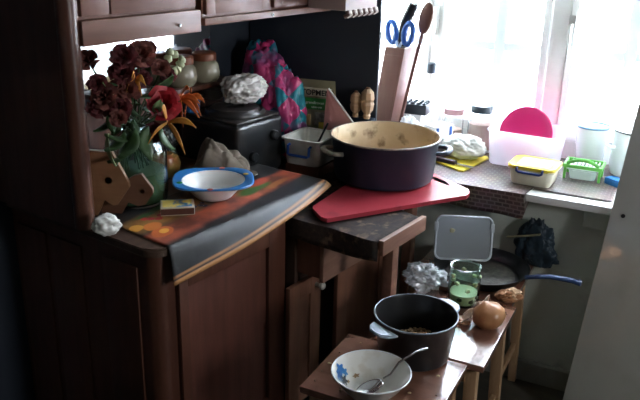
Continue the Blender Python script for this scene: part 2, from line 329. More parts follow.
# ------------------------------------------------------------------ printed oilcloth on the buffet
def oilcloth_mat():
    m, N, L, b = nodes('fruit_print'); b.inputs['Roughness'].default_value = .5; b.inputs['Coat Weight'].default_value = .06
    tc = N.new('ShaderNodeUVMap'); sx = N.new('ShaderNodeSeparateXYZ'); L.new(tc.outputs[0], sx.inputs[0])
    nz = N.new('ShaderNodeTexNoise'); nz.inputs['Scale'].default_value = 9; nz.inputs['Detail'].default_value = 7; L.new(tc.outputs[0], nz.inputs['Vector'])
    def mth(op, a, c=None):
        n = N.new('ShaderNodeMath'); n.operation = op
        for i, x in enumerate((a, c)):
            if x is None: continue
            if isinstance(x, (int, float)): n.inputs[i].default_value = x
            else: L.new(x, n.inputs[i])
        return n.outputs[0]
    wob = mth('MULTIPLY', mth('SUBTRACT', nz.outputs['Fac'], .5), .03)
    U = mth('ADD', sx.outputs[0], wob); V = mth('ADD', sx.outputs[1], wob)
    def ramp(fac, c1, c2):
        r = N.new('ShaderNodeValToRGB'); r.color_ramp.elements[0].color = (*c1, 1); r.color_ramp.elements[1].color = (*c2, 1)
        r.color_ramp.elements[0].position = .38; r.color_ramp.elements[1].position = .62; L.new(fac, r.inputs[0]); return r.outputs[0]
    col = ramp(nz.outputs['Fac'], (.008, .009, .01), (.03, .03, .032))
    def over(mask, c):
        nonlocal col
        x = N.new('ShaderNodeMixRGB'); L.new(mask, x.inputs[0]); L.new(col, x.inputs[1])
        if isinstance(c, tuple): x.inputs[2].default_value = (*c, 1)
        else: L.new(c, x.inputs[2])
        col = x.outputs[0]
    def band(x, a, c, soft=.01):
        lo = N.new('ShaderNodeMapRange'); L.new(x, lo.inputs[0]); lo.inputs[1].default_value = a-soft; lo.inputs[2].default_value = a+soft
        hi = N.new('ShaderNodeMapRange'); L.new(x, hi.inputs[0]); hi.inputs[1].default_value = c-soft; hi.inputs[2].default_value = c+soft; hi.inputs[3].default_value = 1; hi.inputs[4].default_value = 0
        return mth('MULTIPLY', lo.outputs[0], hi.outputs[0])
    def disc(cu, cv, ru, rv, c, soft=.08):
        du = mth('DIVIDE', mth('SUBTRACT', U, cu), ru); dv = mth('DIVIDE', mth('SUBTRACT', V, cv), rv)
        dd = mth('SQRT', mth('ADD', mth('MULTIPLY', du, du), mth('MULTIPLY', dv, dv)))
        g = N.new('ShaderNodeMapRange'); L.new(dd, g.inputs[0]); g.inputs[1].default_value = 1+soft; g.inputs[2].default_value = 1-soft
        over(g.outputs[0], c)
    # u runs 0..0.62 m along the counter, v is the distance from the hanging edge
    org = ramp(nz.outputs['Fac'], (.12, .022, .012), (.50, .10, .045))
    over(band(V, .105, .185), org)
    over(band(sx.outputs[1], .0, .011, .002), (.42, .20, .07)); over(band(sx.outputs[1], .011, .0155, .001), (.03, .012, .006)); over(band(sx.outputs[1], .0155, .021, .002), (.36, .16, .06))
    tan = ramp(nz.outputs['Fac'], (.22, .09, .02), (.40, .20, .05))
    disc(.14, .24, .16, .05, tan, .3); disc(.34, .26, .10, .05, tan, .3)
    for cu, cv, r, c in ((.05, .165, .030, (.60, .12, .02)), (.055, .165, .014, (.85, .42, .06)), (.055, .21, .026, (.62, .17, .03)), (.02, .235, .020, (.65, .30, .05)),
                         (.10, .235, .011, (.45, .02, .03)), (.085, .25, .011, (.50, .02, .04)), (.12, .25, .011, (.38, .015, .02)), (.07, .262, .010, (.5, .03, .03)), (.14, .262, .010, (.42, .015, .02))): disc(cu, cv, r, r*.9, c)
    for cu, cv in ((.18, .21), (.20, .205), (.215, .213), (.232, .206), (.25, .215), (.268, .21), (.24, .195), (.285, .214)): disc(cu, cv, .008, .008, (.012, .016, .05)); disc(cu-.002, cv+.003, .002, .002, (.35, .40, .5))
    for cu, cv, ru, rv, c in ((.40, .16, .05, .022, (.05, .13, .02)), (.45, .15, .04, .015, (.07, .16, .03)), (.47, .18, .05, .02, (.5, .06, .02)), (.16, .29, .04, .012, (.05, .11, .02)), (.09, .28, .035, .01, (.06, .13, .03)), (.50, .125, .06, .012, (.36, .12, .03))): disc(cu, cv, ru, rv, c, .3)
    L.new(col, b.inputs['Base Color']); return m
def oil(u, v):
    L = .008+u*.632; drop = .078*(1-u)**.8+.012; tot = .27+drop; d = v*tot          # d from the hanging edge
    flare = .016+.02*math.sin(u*PI)
    if d < drop:
        k = 1-d/drop; z = .7225-drop*k; t = -.014-flare*k*.9-.006*math.sin(min(1, k*3)*PI/2)
    else:
        t = -.014+(d-drop)*.93; z = .7225+.0012*noise.noise(Vector((L*9, t*9, 2)))
    s = L + .012*(1-v)*(1-u) + (.035*v*(1-u))
    return (s, t, z+.0015*noise.noise(Vector((L*6, .3, 0)))*(1 if d < drop else 0))
ob = MB().grid(oil, 60, 44); oc = ob.out('oilcloth', oilcloth_mat(), None, A0, UA, solid=.0012)
uv = oc.data.uv_layers.new(name='UVMap')
for lp in oc.data.loops:
    i, j = divmod(lp.vertex_index, 45); uu = i/60; drop = .078*(1-uu)**.8+.012; uv.data[lp.index].uv = (uu*.61, j/44*(.27+drop))
tag(oc, 'fruit-printed black and orange oilcloth hanging over the buffet edge', 'oilcloth')

# ------------------------------------------------------------------ low table and cupboard under it
M_OIL2 = mat('dark_table_oilcloth', (.050, .032, .025), .8, (.016, .013, .013), 60, (1, 1, 1), dirt=(.22, .14, .09), dscale=30, damt=.5, spec=.25)
tb = thing('kitchen_table', 'low wooden table covered with dark oilcloth between buffet and window', 'table', A0, UA)
TX0, TX1, TY0, TY1 = .475, .962, -.298, .49
TPOLY = [(TX0+.006, TY0+.004), (.70, TY0+.004), (.725, -.17), (TX1, -.17), (TX1, TY1), (TX0+.006, TY1)]
MB().prism(TPOLY, .635, .655).out('table_top', M_TWOOD, tb, smooth=False)
MB().box(TX0+.0, .705, TY0-.012, TY0+.003, .622, .664, .003).out('edge_plank', M_TWOOD, tb)
def tcl(u, v):
    d = u*.54; ys = TY0+.005 if d < .27 else -.165 if d > .31 else TY0+.005+(d-.27)/.04*(-.165-TY0-.005)
    y = ys+v*(TY1-ys-.01)
    if d < .055: return (TX0+.002-.003*math.sin(v*25), y, .6585-(.055-d)-.008*math.sin(v*9)*(1-d/.055))
    return (TX0+.004+(d-.055), y, .6585+.0012*noise.noise(Vector((d*20, y*20, 0))))
MB().grid(tcl, 40, 40).out('oilcloth_cover', M_OIL2, tb, solid=.0015)
for x, y in ((.565, TY0+.016), (TX1-.03, -.14)): MB().box(x-.016, x+.016, y-.016, y+.016, 0, .635, .004).out('leg', M_TWOOD, tb)
MB().box(TX0+.08, .70, TY0+.02, TY0+.04, .60, .634, .002).out('apron', M_TWOOD, tb)
cb = thing('kitchen_cupboard', 'reddish brown cupboard with open drawer and panelled doors under the low table', 'cupboard', A0, UA)
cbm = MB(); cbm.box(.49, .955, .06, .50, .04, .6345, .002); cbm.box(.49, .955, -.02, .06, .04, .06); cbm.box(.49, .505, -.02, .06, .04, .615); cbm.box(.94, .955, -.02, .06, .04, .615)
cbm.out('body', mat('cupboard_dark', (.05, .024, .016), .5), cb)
dr = MB(); dr.box(.502, .512, -.10, .055, .487, .602, .002); dr.box(.69, .70, -.10, .055, .487, .602, .002); dr.box(.512, .69, -.10, .055, .487, .493)
dro = dr.out('drawer', wood('drawer_side_wood', (.16, .062, .035), (.10, .037, .02), .5, 2, 5), cb)
MB().box(.496, .706, -.114, -.1005, .48, .608, .003).out('drawer_front', M_DRAW, dro)
def pdoor(x0, x1, yy, z0, z1, rot=0):
    f = MB(); w = .05; T = .016
    f.box(0, w, 0, T, z0, z1, .002); f.box(x1-x0-w, x1-x0, 0, T, z0, z1, .002); f.box(w, x1-x0-w, 0, T, z1-w, z1, .002); f.box(w, x1-x0-w, 0, T, z0, z0+w, .002)
    o = f.out('door', M_CUP, cb, Vector((x0, yy, 0)), math.radians(rot)); MB().box(w-.002, x1-x0-w+.002, .006, .012, z0+w-.002, z1-w+.002).out('door_panel', M_CUP, o, smooth=False); return o
d1 = pdoor(.45, .60, -.035, .06, .455, 0); d2 = pdoor(.675, .95, -.045, .06, .47, -3)
MB().lathe([(0, 0), (.006, 0), (.005, .012), (.011, .018), (.011, .026), (.006, .031), (0, .032)], 16).xf(Matrix.Translation((.125, 0, .425)) @ Matrix.Rotation(PI/2, 4, 'X')).out('knob', mat('pale_knob', (.6, .58, .52), .3), d1)

# ------------------------------------------------------------------ sill cloth, hanging over the edge of the sill
def plaid_mat():
    m, N, L, b = nodes('plaid_oilcloth'); b.inputs['Roughness'].default_value = .45
    tc = N.new('ShaderNodeTexCoord'); cols = []
    ck = N.new('ShaderNodeTexBrick'); L.new(tc.outputs['UV'], ck.inputs['Vector']); ck.inputs['Scale'].default_value = 9
    ck.inputs['Color1'].default_value = (.15, .092, .072, 1); ck.inputs['Color2'].default_value = (.065, .038, .034, 1); ck.inputs['Mortar'].default_value = (.24, .19, .16, 1); ck.inputs['Mortar Size'].default_value = .045
    nz = N.new('ShaderNodeTexNoise'); nz.inputs['Scale'].default_value = 5; L.new(tc.outputs['UV'], nz.inputs['Vector'])
    mx = N.new('ShaderNodeMixRGB'); mx.blend_type = 'MULTIPLY'; mx.inputs[0].default_value = .7; L.new(ck.outputs[0], mx.inputs[1]); L.new(nz.outputs['Color'], mx.inputs[2])
    L.new(mx.outputs[0], b.inputs['Base Color']); return m
M_PLAID = plaid_mat()
def uvgrid(o, nu, nv, su, sv):
    uvl = o.data.uv_layers.new(name='UVMap')
    for lp in o.data.loops:
        i, j = divmod(lp.vertex_index, nv+1); uvl.data[lp.index].uv = (i/nu*su, j/nv*sv)
def sillcloth(u, v):
    p = -.60+u*.72; n = .045+v*.40
    hang = -.575 < p < -.10
    if p < -.115:
        d = v*.50
        if d < .085: return (p+.004*math.sin(d*60), -.014-.004*math.sin(p*40)*(1-d/.085), .6635-(.085-d)*(.8+.3*(p+.6)))
        return (p, -.014+(d-.085)*1.07, .6635)
    return (p, n, .6635)
o = MB().grid(sillcloth, 60, 30).out('sill_cloth', M_PLAID, None, S0, WA, solid=.001); uvgrid(o, 60, 30, 1.7, 1.0)
tag(o, 'brown plaid oilcloth covering the window sill, one end hanging down', 'tablecloth')

# ------------------------------------------------------------------ leaning white panel at the right
e0 = Vector((.747, 1.964, 0)); e1 = Vector((.8345, 2.031, .66)); upv = (e1-e0).normalized()
ea = math.radians(-35); ev = Vector((math.cos(ea), math.sin(ea), 0)); nv_ = upv.cross(ev).normalized()
if nv_.y > 0: nv_ = -nv_
PM = Matrix((( ev.x, -nv_.x, upv.x, e0.x), (ev.y, -nv_.y, upv.y, e0.y), (ev.z, -nv_.z, upv.z, e0.z), (0, 0, 0, 1)))
lp_ = thing('leaning_panel', 'tall glossy off-white board leaning at the right edge beside the window sill', 'board', e0)
M_PAN = mat('glossy_white_laminate', (.66, .66, .60), .10, (.60, .60, .545), 2, coat=1.0, dirt=(.36, .32, .24), dscale=5, damt=.3)
_pb = M_PAN.node_tree.nodes['Principled BSDF']; _pb.inputs['Coat IOR'].default_value = 2.4; _pb.inputs['Coat Roughness'].default_value = .05
TP = PM.copy(); TP.translation = (0, 0, 0)
MB().box(0, .62, .0, .018, .012, 1.75, .002).xf(TP).out('board', M_PAN, lp_)
MB().lathe([(0, 0), (.006, 0), (.006, .001), (0, .001)], 16).xf(TP @ Matrix.Translation((.035, .0, .66)) @ Matrix.Rotation(PI/2, 4, 'X')).out('dowel_hole', mat('hole_dark', (.01, .01, .01), .8), lp_)
MB().box(.075, .14, -.0008, .0, .70, .80).xf(TP).out('paper_patch', mat('tan_paper', (.44, .38, .28), .7), lp_, smooth=False)

# ------------------------------------------------------------------ stools
def stool(label, p0, p1, n0, n1, z, legs):
    cx, cy = (p0+p1)/2, (n0+n1)/2; r = thing('wooden_stool', label, 'stool', pq(cx, cy), WA, 'wooden stools standing in a row')
    hx, hy = (p1-p0)/2, (n1-n0)/2
    MB().box(-hx, hx, -hy, hy, z-.018, z, .003).out('seat_board', M_STOP, r)
    ax, ay = hx-.035, hy-.03
    for sx, sy in ((-1, -1), (1, -1), (1, 1), (-1, 1)):
        b = MB().box(-.016, .016, -.016, .016, 0, z-.018, .003)
        b.v = [(x*(1-.25*(1-w/(z-.018)))+sx*(ax+.012*(1-w/(z-.018))), y*(1-.25*(1-w/(z-.018)))+sy*(ay+.012*(1-w/(z-.018))), w) for x, y, w in b.v]
        b.out('leg', M_SLEG, r)
    for sy in (-1, 1): MB().box(-ax, ax, sy*ay-.008, sy*ay+.008, z-.07, z-.02, .002).out('apron', M_SLEG, r)
    for sx in (-1, 1): MB().box(sx*ax-.008, sx*ax+.008, -ay, ay, z-.07, z-.02, .002).out('apron', M_SLEG, r); MB().box(sx*(ax+.006)-.007, sx*(ax+.006)+.007, -ay, ay, .12, .145, .002).out('stretcher', M_SLEG, r)
    return r
stool('wooden stool under the frying pan, nearest the window wall', -.40, -.075, -.268, .045, .42, 0)
stool('wooden stool under the onion and green glass jar, middle of the three', -.345, -.06, -.625, -.274, .42, 0)
stool('wooden stool under the black saucepan and white bowl, nearest of three', -.412, -.098, -.905, -.632, .42, 0)

# ------------------------------------------------------------------ things on the low table
pot = thing('stockpot', 'big navy enamel pot with cream inside on the red cutting board', 'pot', (.195, 2.232, .6775))
MB().lathe([(0, 0), (.135, 0), (.148, .006), (.153, .02), (.163, .128), (.168, .134)], 56, close=False).out('body', M_NAVY, pot)
MB().lathe([(.168, .134), (.1675, .138), (.1635, .138), (.160, .130), (.149, .018), (.14, .012), (0, .010)], 56, close=False).out('enamel_lining', M_POTIN, pot)
rim = MB(); rim.tube([(.167*math.cos(a), .167*math.sin(a), .1365) for a in [2*PI*k/48 for k in range(49)]], .0028, 8, False); rim.out('rim', mat('pot_rim_enamel', (.35, .30, .24), .3, (.03, .03, .04), 30), pot)
for sg, mm in ((1, M_NAVY), (-1, mat('chipped_handle_enamel', (.42, .36, .27), .35, (.02, .03, .04), 26))):
    h = MB(); pts = []
    for k in range(13):
        a = -PI/2+PI*k/12; pts.append((sg*(.155+.042*max(0, math.cos(a))**.6), .042*math.sin(a), .098+.004*math.cos(a)))
    h.tube(pts, .010, 8, flat=.7); ho = h.out('handle', mm, pot); ho.rotation_euler[2] = math.radians(-8 if sg > 0 else 20)
MB().lathe([(0, .004), (.05, .005), (.10, .0035), (.146, .0)], 40, (0, 0, .012), close=False).out('porridge_residue', mat('porridge', (.55, .38, .20), .7, (.36, .21, .09), 18, bump=.8), pot)
# red cutting board with slot
outer = [(-.612, -.455), (-.60, -.475), (-.555, -.518), (-.535, -.522), (-.29, -.185), (-.262, -.15), (-.262, -.12), (-.275, -.09), (-.41, .002), (-.435, .006), (-.455, -.01), (-.61, -.20)]
def keyhole(outer, hole):
    i = min(range(len(outer)), key=lambda k: (outer[k][0]-hole[0][0])**2+(outer[k][1]-hole[0][1])**2)
    return outer[:i+1]+hole+[hole[0]]+outer[i:]
hc = Vector((-.372, -.058)); hd = Vector((.8, -.6)).normalized(); hn = Vector((.6, .8)).normalized()
hole = [tuple(hc+hd*(.045*math.cos(a))+hn*(.011*math.sin(a))) for a in [math.radians(80-360*k/18) for k in range(18)]]
o = MB().prism(keyhole(outer, hole), .664, .676).out('cutting_board', M_RED, None, S0, WA, smooth=False)
tag(o, 'worn red plastic cutting board with a slot handle under the big pot', 'cutting board')
# generic tapered plastic tub
def tub(parent, w, d, h, m, taper=.86, wall=.0025, r=.02, lip=.006, name='body'):
    b = MB(); rings = []
    prof = [(taper, .0), (taper+.02, .004), (1, h), (1+lip*2/w, h), (1+lip*2/w, h-.004)]
    inner = [(1-wall*2/w, h), (taper-wall*2/w, wall)]
    def ring(k, z): return [(x*k, y*k, z) for x, y in rrect(-w/2, w/2, -d/2, d/2, r, 5)]
    v = []; f = []; seq = [ring(*prof[4]), ring(*prof[3]), ring(*inner[0]), ring(*inner[1])]; n = len(seq[0])
    for s_ in seq: v += s_
    for i in range(3):
        for k in range(n): f.append((i*n+k, i*n+(k+1) % n, (i+1)*n+(k+1) % n, (i+1)*n+k))
    f.append(tuple(3*n+k for k in range(n))); b.add(v, f)
    v = []; f = []
    seq = [ring(taper, 0), ring(*prof[1]), ring(1, h-.006), ring(*prof[4])]
    for s_ in seq: v += s_
    for i in range(3):
        for k in range(n): f.append((i*n+k, i*n+(k+1) % n, (i+1)*n+(k+1) % n, (i+1)*n+k))
    f.append(tuple(range(n))); b.add(v, f)
    return b.out(name, m, parent)
def clip_handle(parent, w, y, z0, z1, m, r=.0045):
    return MB().tube([(-w/2, y+.006, z1), (-w/2, y-.006, z1-.002), (-w/2, y-.008, z0+.004), (-w/2+.006, y-.008, z0), (w/2-.006, y-.008, z0), (w/2, y-.008, z0+.004), (w/2, y-.006, z1-.002), (w/2, y+.006, z1)], r, 8).out('clip_handle', m, parent)
wt = thing('plastic_tub', 'open white plastic tub with blue clip handle between stove and big pot', 'container', pq(-.788, -.122, .695), WA-.03)
tub(wt, .132, .15, .085, mat('grubby_white_plastic', (.78, .76, .72), .3, (.70, .67, .61), 7, sss=.1, dirt=(.35, .27, .16), dscale=20, damt=.35), taper=.88)
clip_handle(wt, .075, -.0785, .035, .066, M_BLUE)
o = MB().box(-.060, .060, -.068, .068, 0, .032, .003).out('dark_board_block', M_BUF, None, pq(-.785, -.122, .6615), WA-.03); tag(o, 'low dark wooden block under the open white tub', 'block')
sp = thing('teaspoon', 'dark handled spoon standing inside the open white tub', 'spoon', pq(-.772, -.105, .7035), WA)
MB().tube([(-.02, 0, 0), (.0, .0, .05), (.03, .005, .115)], .0035, 8).out('handle', M_BLACK, sp)
MB().blob((-.02, 0, .004), (.014, .01, .004), .02, 1, 2).out('spoon_bowl', M_STEEL, sp)
# seed-packet style food pouch
pk = thing('food_pouch', 'olive food pouch with green band standing behind the white tub', 'packet', pq(-.850, .026, .661), WA+.12)
def pouch(u, v):
    x = (u-.5)*(.135+.012*math.sin(v*PI)); th = .022*math.sin(PI*u)**.5*(1-v)**.6
    return x, th, v*.265
b = MB(); b.grid(lambda u, v: (pouch(u, v)[0], -pouch(u, v)[1]+.003*noise.noise(Vector((u*5, v*6, 1))), pouch(u, v)[2]), 16, 20); b.grid(lambda u, v: (pouch(u, v)[0], pouch(u, v)[1]*.6+.001, pouch(u, v)[2]), 16, 20)
b.out('pouch', mat('olive_foil', (.30, .27, .17), .35, (.22, .20, .12), 6), pk)
def on_pouch(name, x0, x1, z0, z1, m, off=.002, round_=0):
    b = MB(); b.grid(lambda u, v: ((x0+(x1-x0)*u), -(.022*math.sin(PI*max(.001, min(.999, .5+(x0+(x1-x0)*u)/.14)))**.5*(1-(z0+(z1-z0)*v)/.265)**.6)-off-.003, z0+(z1-z0)*v), 10, 6); return b.out(name, m, pk, solid=.0006)
on_pouch('name_plate', -.045, .06, .212, .240, mat('pouch_cream', (.66, .60, .46), .5))
on_pouch('green_band', -.066, .064, .168, .206, mat('pouch_green', (.03, .24, .04), .4))
on_pouch('fruit_print', -.055, -.01, .115, .150, mat('pouch_brown', (.34, .22, .09), .5, (.5, .34, .14), 40)); on_pouch('fruit_print', .005, .055, .115, .160, mat('pouch_grey_print', (.32, .31, .27), .5, (.06, .06, .05), 30)); on_pouch('fruit_print', .02, .045, .105, .128, mat('pouch_yellow', (.65, .48, .05), .5), .004)
TM = lambda x, y, z: Matrix.Translation((x, y, z)) @ Matrix.Rotation(PI/2, 4, 'X')
text_part('TOPMEN', .026, mat('ink_dark', (.03, .03, .025), .6), pk, TM(.007, -.0185, .217), bold=.0006)
text_part('granulirovan', .013, mat('ink_white', (.75, .80, .70), .6), pk, TM(.005, -.0215, .188)); text_part('udobrenie', .009, MC['ink_white'], pk, TM(.012, -.0225, .175))
# pink packet beside it
def pinkf(u, v, side):
    rt = .075+.04*v if v < .5 else .095-.115*(v-.5)/.5; lf = -.045+.02*v; x = lf+u*(rt-lf); th = .010*math.sin(PI*u)*(1-v)**.7+.001
    return (x, side*th+.002*noise.noise(Vector((u*6, v*6, side))), v*.25)
b = MB(); b.grid(lambda u, v: pinkf(u, v, -1), 14, 16); b.grid(lambda u, v: pinkf(u, v, 1), 14, 16)
o = b.out('paper_packet', mat('pink_paper', (.66, .32, .29), .5, (.56, .24, .22), 6, sss=.05), None, pq(-.762, -.017, .661), WA)
tag(o, 'pink folded paper packet with pointed top next to the olive pouch', 'packet')
e_ = MB().tube([(.076, -.001, .0), (.0955, -.001, .123), (.04, -.001, .184), (-.02, -.001, .251)], .003, 6).out('white_edge', M_PLW, o)
# wooden shakers on a dark tin
tn = thing('dark_tin', 'low dark metal tin behind the big pot under the wooden shakers', 'tin', pq(-.680, .0305, .661), WA)
MB().box(-.038, .038, -.0155, .0155, 0, .148, .003).out('body', M_BLACK, tn); MB().box(-.040, .040, -.017, .017, .14, .158, .003).out('lid', M_NAVY, tn)
M_SHAK = wood('shaker_wood', (.46, .31, .19), (.32, .20, .12), .6, 2, 8)
for lab, dx, dy, k in (('shorter carved wooden shaker at the left on the dark tin', -.030, .012, .72), ('taller carved wooden shaker with faceted top on the dark tin', 0.022, -.008, .86)):
    q = thing('wooden_shaker', lab, 'shaker', pq(-.677+dx*.8, .0215+dy*.1, .8195), WA, 'carved wooden shakers')
    b = MB().lathe([(0, 0), (.013*k, 0), (.015*k, .012*k), (.012*k, .018*k), (.024*k, .035*k), (.027*k, .055*k), (.023*k, .066*k), (.027*k, .076*k), (.024*k, .10*k), (.012*k, .113*k), (0, .114*k)], 9); b.out('body', M_SHAK, q, smooth=False)
    MB().lathe([(0, 0), (.010*k, 0), (.008*k, .005), (0, .006)], 10, (0, 0, .1135*k)).out('stopper', M_BRW, q)
# knife block and its tools
kb = thing('knife_block', 'brown wooden knife block leaning beside the window', 'knife block', pq(-.668, .19, .6645), WA-.15)
LEAN = Matrix(((1, 0, .16, 0), (0, 1, -.02, 0), (0, 0, 1, 0), (0, 0, 0, 1)))
MB().box(-.037, .037, -.045, .045, 0, .375, .004).xf(LEAN).out('block', M_BLOCK, kb)
MB().box(-.033, .033, -.047, -.0445, .02, .35, .001).xf(LEAN).out('front_board', M_BLOCK, kb)
for x in (-.02, .015): MB().box(x-.012, x+.012, -.03, .03, .3755, .377).xf(LEAN).out('slot', M_BLACK, kb)
def kworld(x, y, z): return kb.matrix_basis @ (LEAN @ Vector((x, y, z)))
kn = thing('kitchen_knife', 'kitchen knife with thick black handle in the knife block', 'knife', kworld(.005, -.01, .378), WA-.25)
MB().tube([(0, 0, 0), (.0, 0, .03), (.012, 0, .08), (.034, 0, .125), (.04, 0, .14)], lambda t: .017+.004*math.sin(t*PI), 10, flat=.8).out('handle', M_BLACK, kn); MB().box(-.008, .008, -.0015, .0015, -.001, .02).out('blade', M_STEEL, kn)
sc = thing('scissors', 'scissors with blue plastic finger loops in the knife block', 'scissors', kworld(.008, -.038, .378), WA-.25)
for sx in (-1, 1):
    c = Vector((sx*.032+.004, 0, .045)); MB().tube([(c.x+.017*math.cos(a)+sx*.004*math.sin(a), 0, c.z+.034*math.sin(a)) for a in [2*PI*k/20 for k in range(21)]], .0085, 8, False).out('finger_loop', M_BLUE, sc)
    MB().tube([(sx*.004, sx*.001, -.0), (sx*.008+.002, sx*.001, .012), (sx*.018+.006, 0, .024)], .0045, 8).out('blade_arm', mat('pale_blue_plastic', (.5, .6, .75), .3), sc)
ws = thing('wooden_spoon', 'brown wooden spoon sticking up at the right of the knife block', 'spoon', kworld(.052, -.01, .02), WA-.25)
MB().tube([(0, 0, 0), (.04, 0, .2), (.090, 0, .43)], .006, 8).out('handle', M_BLOCK, ws)
MB().lathe([(0, -.055), (.012, -.05), (.022, -.025), (.025, 0), (.022, .025), (.012, .045), (0, .05)], 20).xf(Matrix.Translation((.094, 0, .455)) @ Matrix.Rotation(.22, 4, 'Y') @ Matrix.Scale(.35, 4, (0, 1, 0))).out('spoon_head', M_BLOCK, ws)
# white carton with a black ribbed tray, bottle, crumpled bag
o = MB().box(-.05, .05, -.035, .035, 0, .135, .003).out('white_carton', M_WHITE, None, pq(-.60, .275, .6645), WA+.05); tag(o, 'plain white carton behind the big pot under the black tray', 'box')
M_TRAY = mat('black_tray_plastic', (.02, .03, .04), .4)
tr_ = thing('ice_tray', 'black bumpy plastic tray lying on the white carton by the window', 'tray', pq(-.585, .268, .80), WA+.05)
MB().box(-.053, .053, -.035, .035, 0, .036, .004).out('body', M_TRAY, tr_)
for i in range(5):
    for j in range(3): MB().lathe([(.009, 0), (.008, .006), (.004, .008), (0, .008)], 8, (-.042+i*.021, -.023+j*.023, .035), close=False).out('bump', M_TRAY, tr_)
bt = thing('plastic_bottle', 'white plastic bottle with dark cap in the window behind the black tray', 'bottle', pq(-.575, .40, .6645), WA)
MB().lathe([(0, 0), (.034, 0), (.036, .005), (.036, .17), (.03, .20), (.014, .235), (.013, .262), (0, .262)], 28).out('body', M_PLW, bt); MB().lathe([(.0155, .256), (.0155, .288), (.013, .291), (0, .291)], 20).out('cap', M_NAVY, bt)
M_BAGW = film('thin_white_bag', (.90, .91, .93), .25, .3, .1)
o = MB().blob((0, 0, .07), (.042, .042, .075), .4, 1.9, 5, 3, flat=.001).out('plastic_bag', M_BAGW, None, pq(-.55, .135, .6645), WA, angle=180); tag(o, 'crumpled thin white plastic bag behind the big pot', 'bag')
# small carton, jars
sb = thing('small_carton', 'small white carton with blue stripes standing behind the yellow board', 'box', pq(-.493, .27, .6645), WA-.5)
MB().box(-.03, .03, -.045, .045, 0, .105, .003).out('carton', M_WHITE, sb)
for y in (-.03, .032): MB().box(.0302, .0312, y-.006, y+.006, .004, .1, .0003).out('blue_stripe', M_BLUE, sb); MB().box(-.0312, -.0302, y-.006, y+.006, .004, .1, .0003).out('blue_stripe', M_BLUE, sb)
M_CLG = glass('clear_glass', (.95, .97, .97), .03)
def jar(name, label, loc, r, h, lid_m, fill_m, fill_h, gm, neck=.8):
    q = thing(name, label, 'jar', loc, 0); 
    pr_ = [(0, 0), (r*.92, 0), (r, .008), (r, h*.68), (r*neck, h*.82), (r*neck, h*.9)]
    inn = [(r*neck-.003, h*.9), (r*neck-.003, h*.82), (r-.003, h*.67), (r-.003, .01), (0, .006)]
    MB().lathe(pr_+inn, 32).out('glass', gm, q)
    if lid_m: MB().lathe([(r*neck+.0015, h*.85), (r*neck+.004, h*.85), (r*neck+.004, h*.985), (r*neck+.002, h), (0, h)], 32, close=False).out('lid', lid_m, q)
    if fill_m: MB().lathe([(0, .0075), (r-.0045, .011), (r-.0045, fill_h), (0, fill_h+.002)], 28).out('contents', fill_m, q)
    return q
M_PINKF = mat('pinkish_powder', (.72, .48, .40), .8, (.62, .40, .33), 20)
jar('glass_jar', 'glass jar with dark grey lid and pinkish contents on the sill', pq(-.372, .385, .6645), .046, .165, mat('grey_lid', (.06, .09, .11), .4), M_PINKF, .10, M_CLG, .78)
jar('glass_jar', 'smaller glass jar with a dusty pink lid on the window sill', pq(-.47, .375, .6645), .036, .145, mat('pink_lid', (.52, .28, .30), .4), M_PINKF, .07, M_CLG, .92)
# yellow board, knife, white bag on it
yb = [(-.468, .165), (-.36, .10), (-.345, .10), (-.31, .29), (-.318, .305), (-.405, .325)]
o = MB().prism(yb, .6645, .670, bev=.001).out('cutting_board', mat('yellow_plastic', (.72, .60, .06), .35, (.62, .50, .05), 9), None, S0, WA, smooth=False); tag(o, 'yellow plastic cutting board lying on the sill behind the red one', 'cutting board')
nf = thing('kitchen_knife', 'kitchen knife with dark handle lying on the yellow cutting board', 'knife', pq(-.448, .163, .6705), WA-.22)
MB().box(-.045, .065, -.010, .010, 0.0, .014, .004).out('handle', mat('dark_brown_plastic', (.05, .03, .04), .4), nf); MB().prism([(.066, -.010), (.12, -.012), (.13, -.004), (.125, .008), (.066, .009)], .003, .005).out('blade', M_STEEL, nf, smooth=False)
o = MB().blob((0, 0, .038), (.072, .05, .042), .24, 1.3, 5, 11, flat=.001).out('plastic_bag', mat('milky_bag', (.90, .91, .87), .3, (.74, .77, .72), 7, sss=.3), None, pq(-.387, .245, .6705), WA, angle=180); tag(o, 'milky white knotted plastic bag on the yellow cutting board', 'bag')
# translucent tub with a pink plate
tt = thing('plastic_box', 'open translucent plastic box holding a pink plate on the sill', 'container', pq(-.195, .33, .6645), WA-.05)
tub(tt, .225, .20, .118, film('milky_plastic', (.90, .90, .95), .52, .3, .08), taper=.9, r=.025)
pp = thing('plate', 'bright pink round plastic plate standing inside the translucent box', 'plate', pq(-.20, .333, .7605), WA); pp.scale = (.88, .88, .88)
MB().lathe([(0, 0), (.07, .0), (.09, .006), (.102, .014), (.104, .0155), (.102, .0175), (.088, .010), (.07, .004), (0, .004)], 56).xf(Matrix.Rotation(math.radians(-8), 4, 'Z') @ Matrix.Rotation(math.radians(76), 4, 'X')).out('plate_body', mat('hot_pink_plastic', (.82, .02, .19), .35, (.78, .018, .17), 4, sss=.1), pp)
# yellow lidded tub
yt = thing('plastic_tub', 'small cream plastic tub with yellow lid and blue handle on the sill', 'container', pq(-.125, .125, .6645), WA-.05)
tub(yt, .135, .12, .052, M_CREAM, taper=.88)
yl = MB().prism(rrect(-.073, .073, -.066, .066, .02, 5), .0505, .0605, bev=.003).out('lid', mat('yellow_lid_plastic', (.82, .66, .05), .35, (.76, .6, .05), 6), yt)
MB().prism(rrect(-.048, .052, -.046, .046, .01, 4), .0606, .0612).out('printed_label', mat('label_print', (.80, .80, .74), .4, (.35, .45, .22), 26, dirt=(.6, .2, .12), dscale=40, damt=.8), yl, smooth=False)
clip_handle(yt, .078, -.066, .044, .056, M_DBLUE, .004)
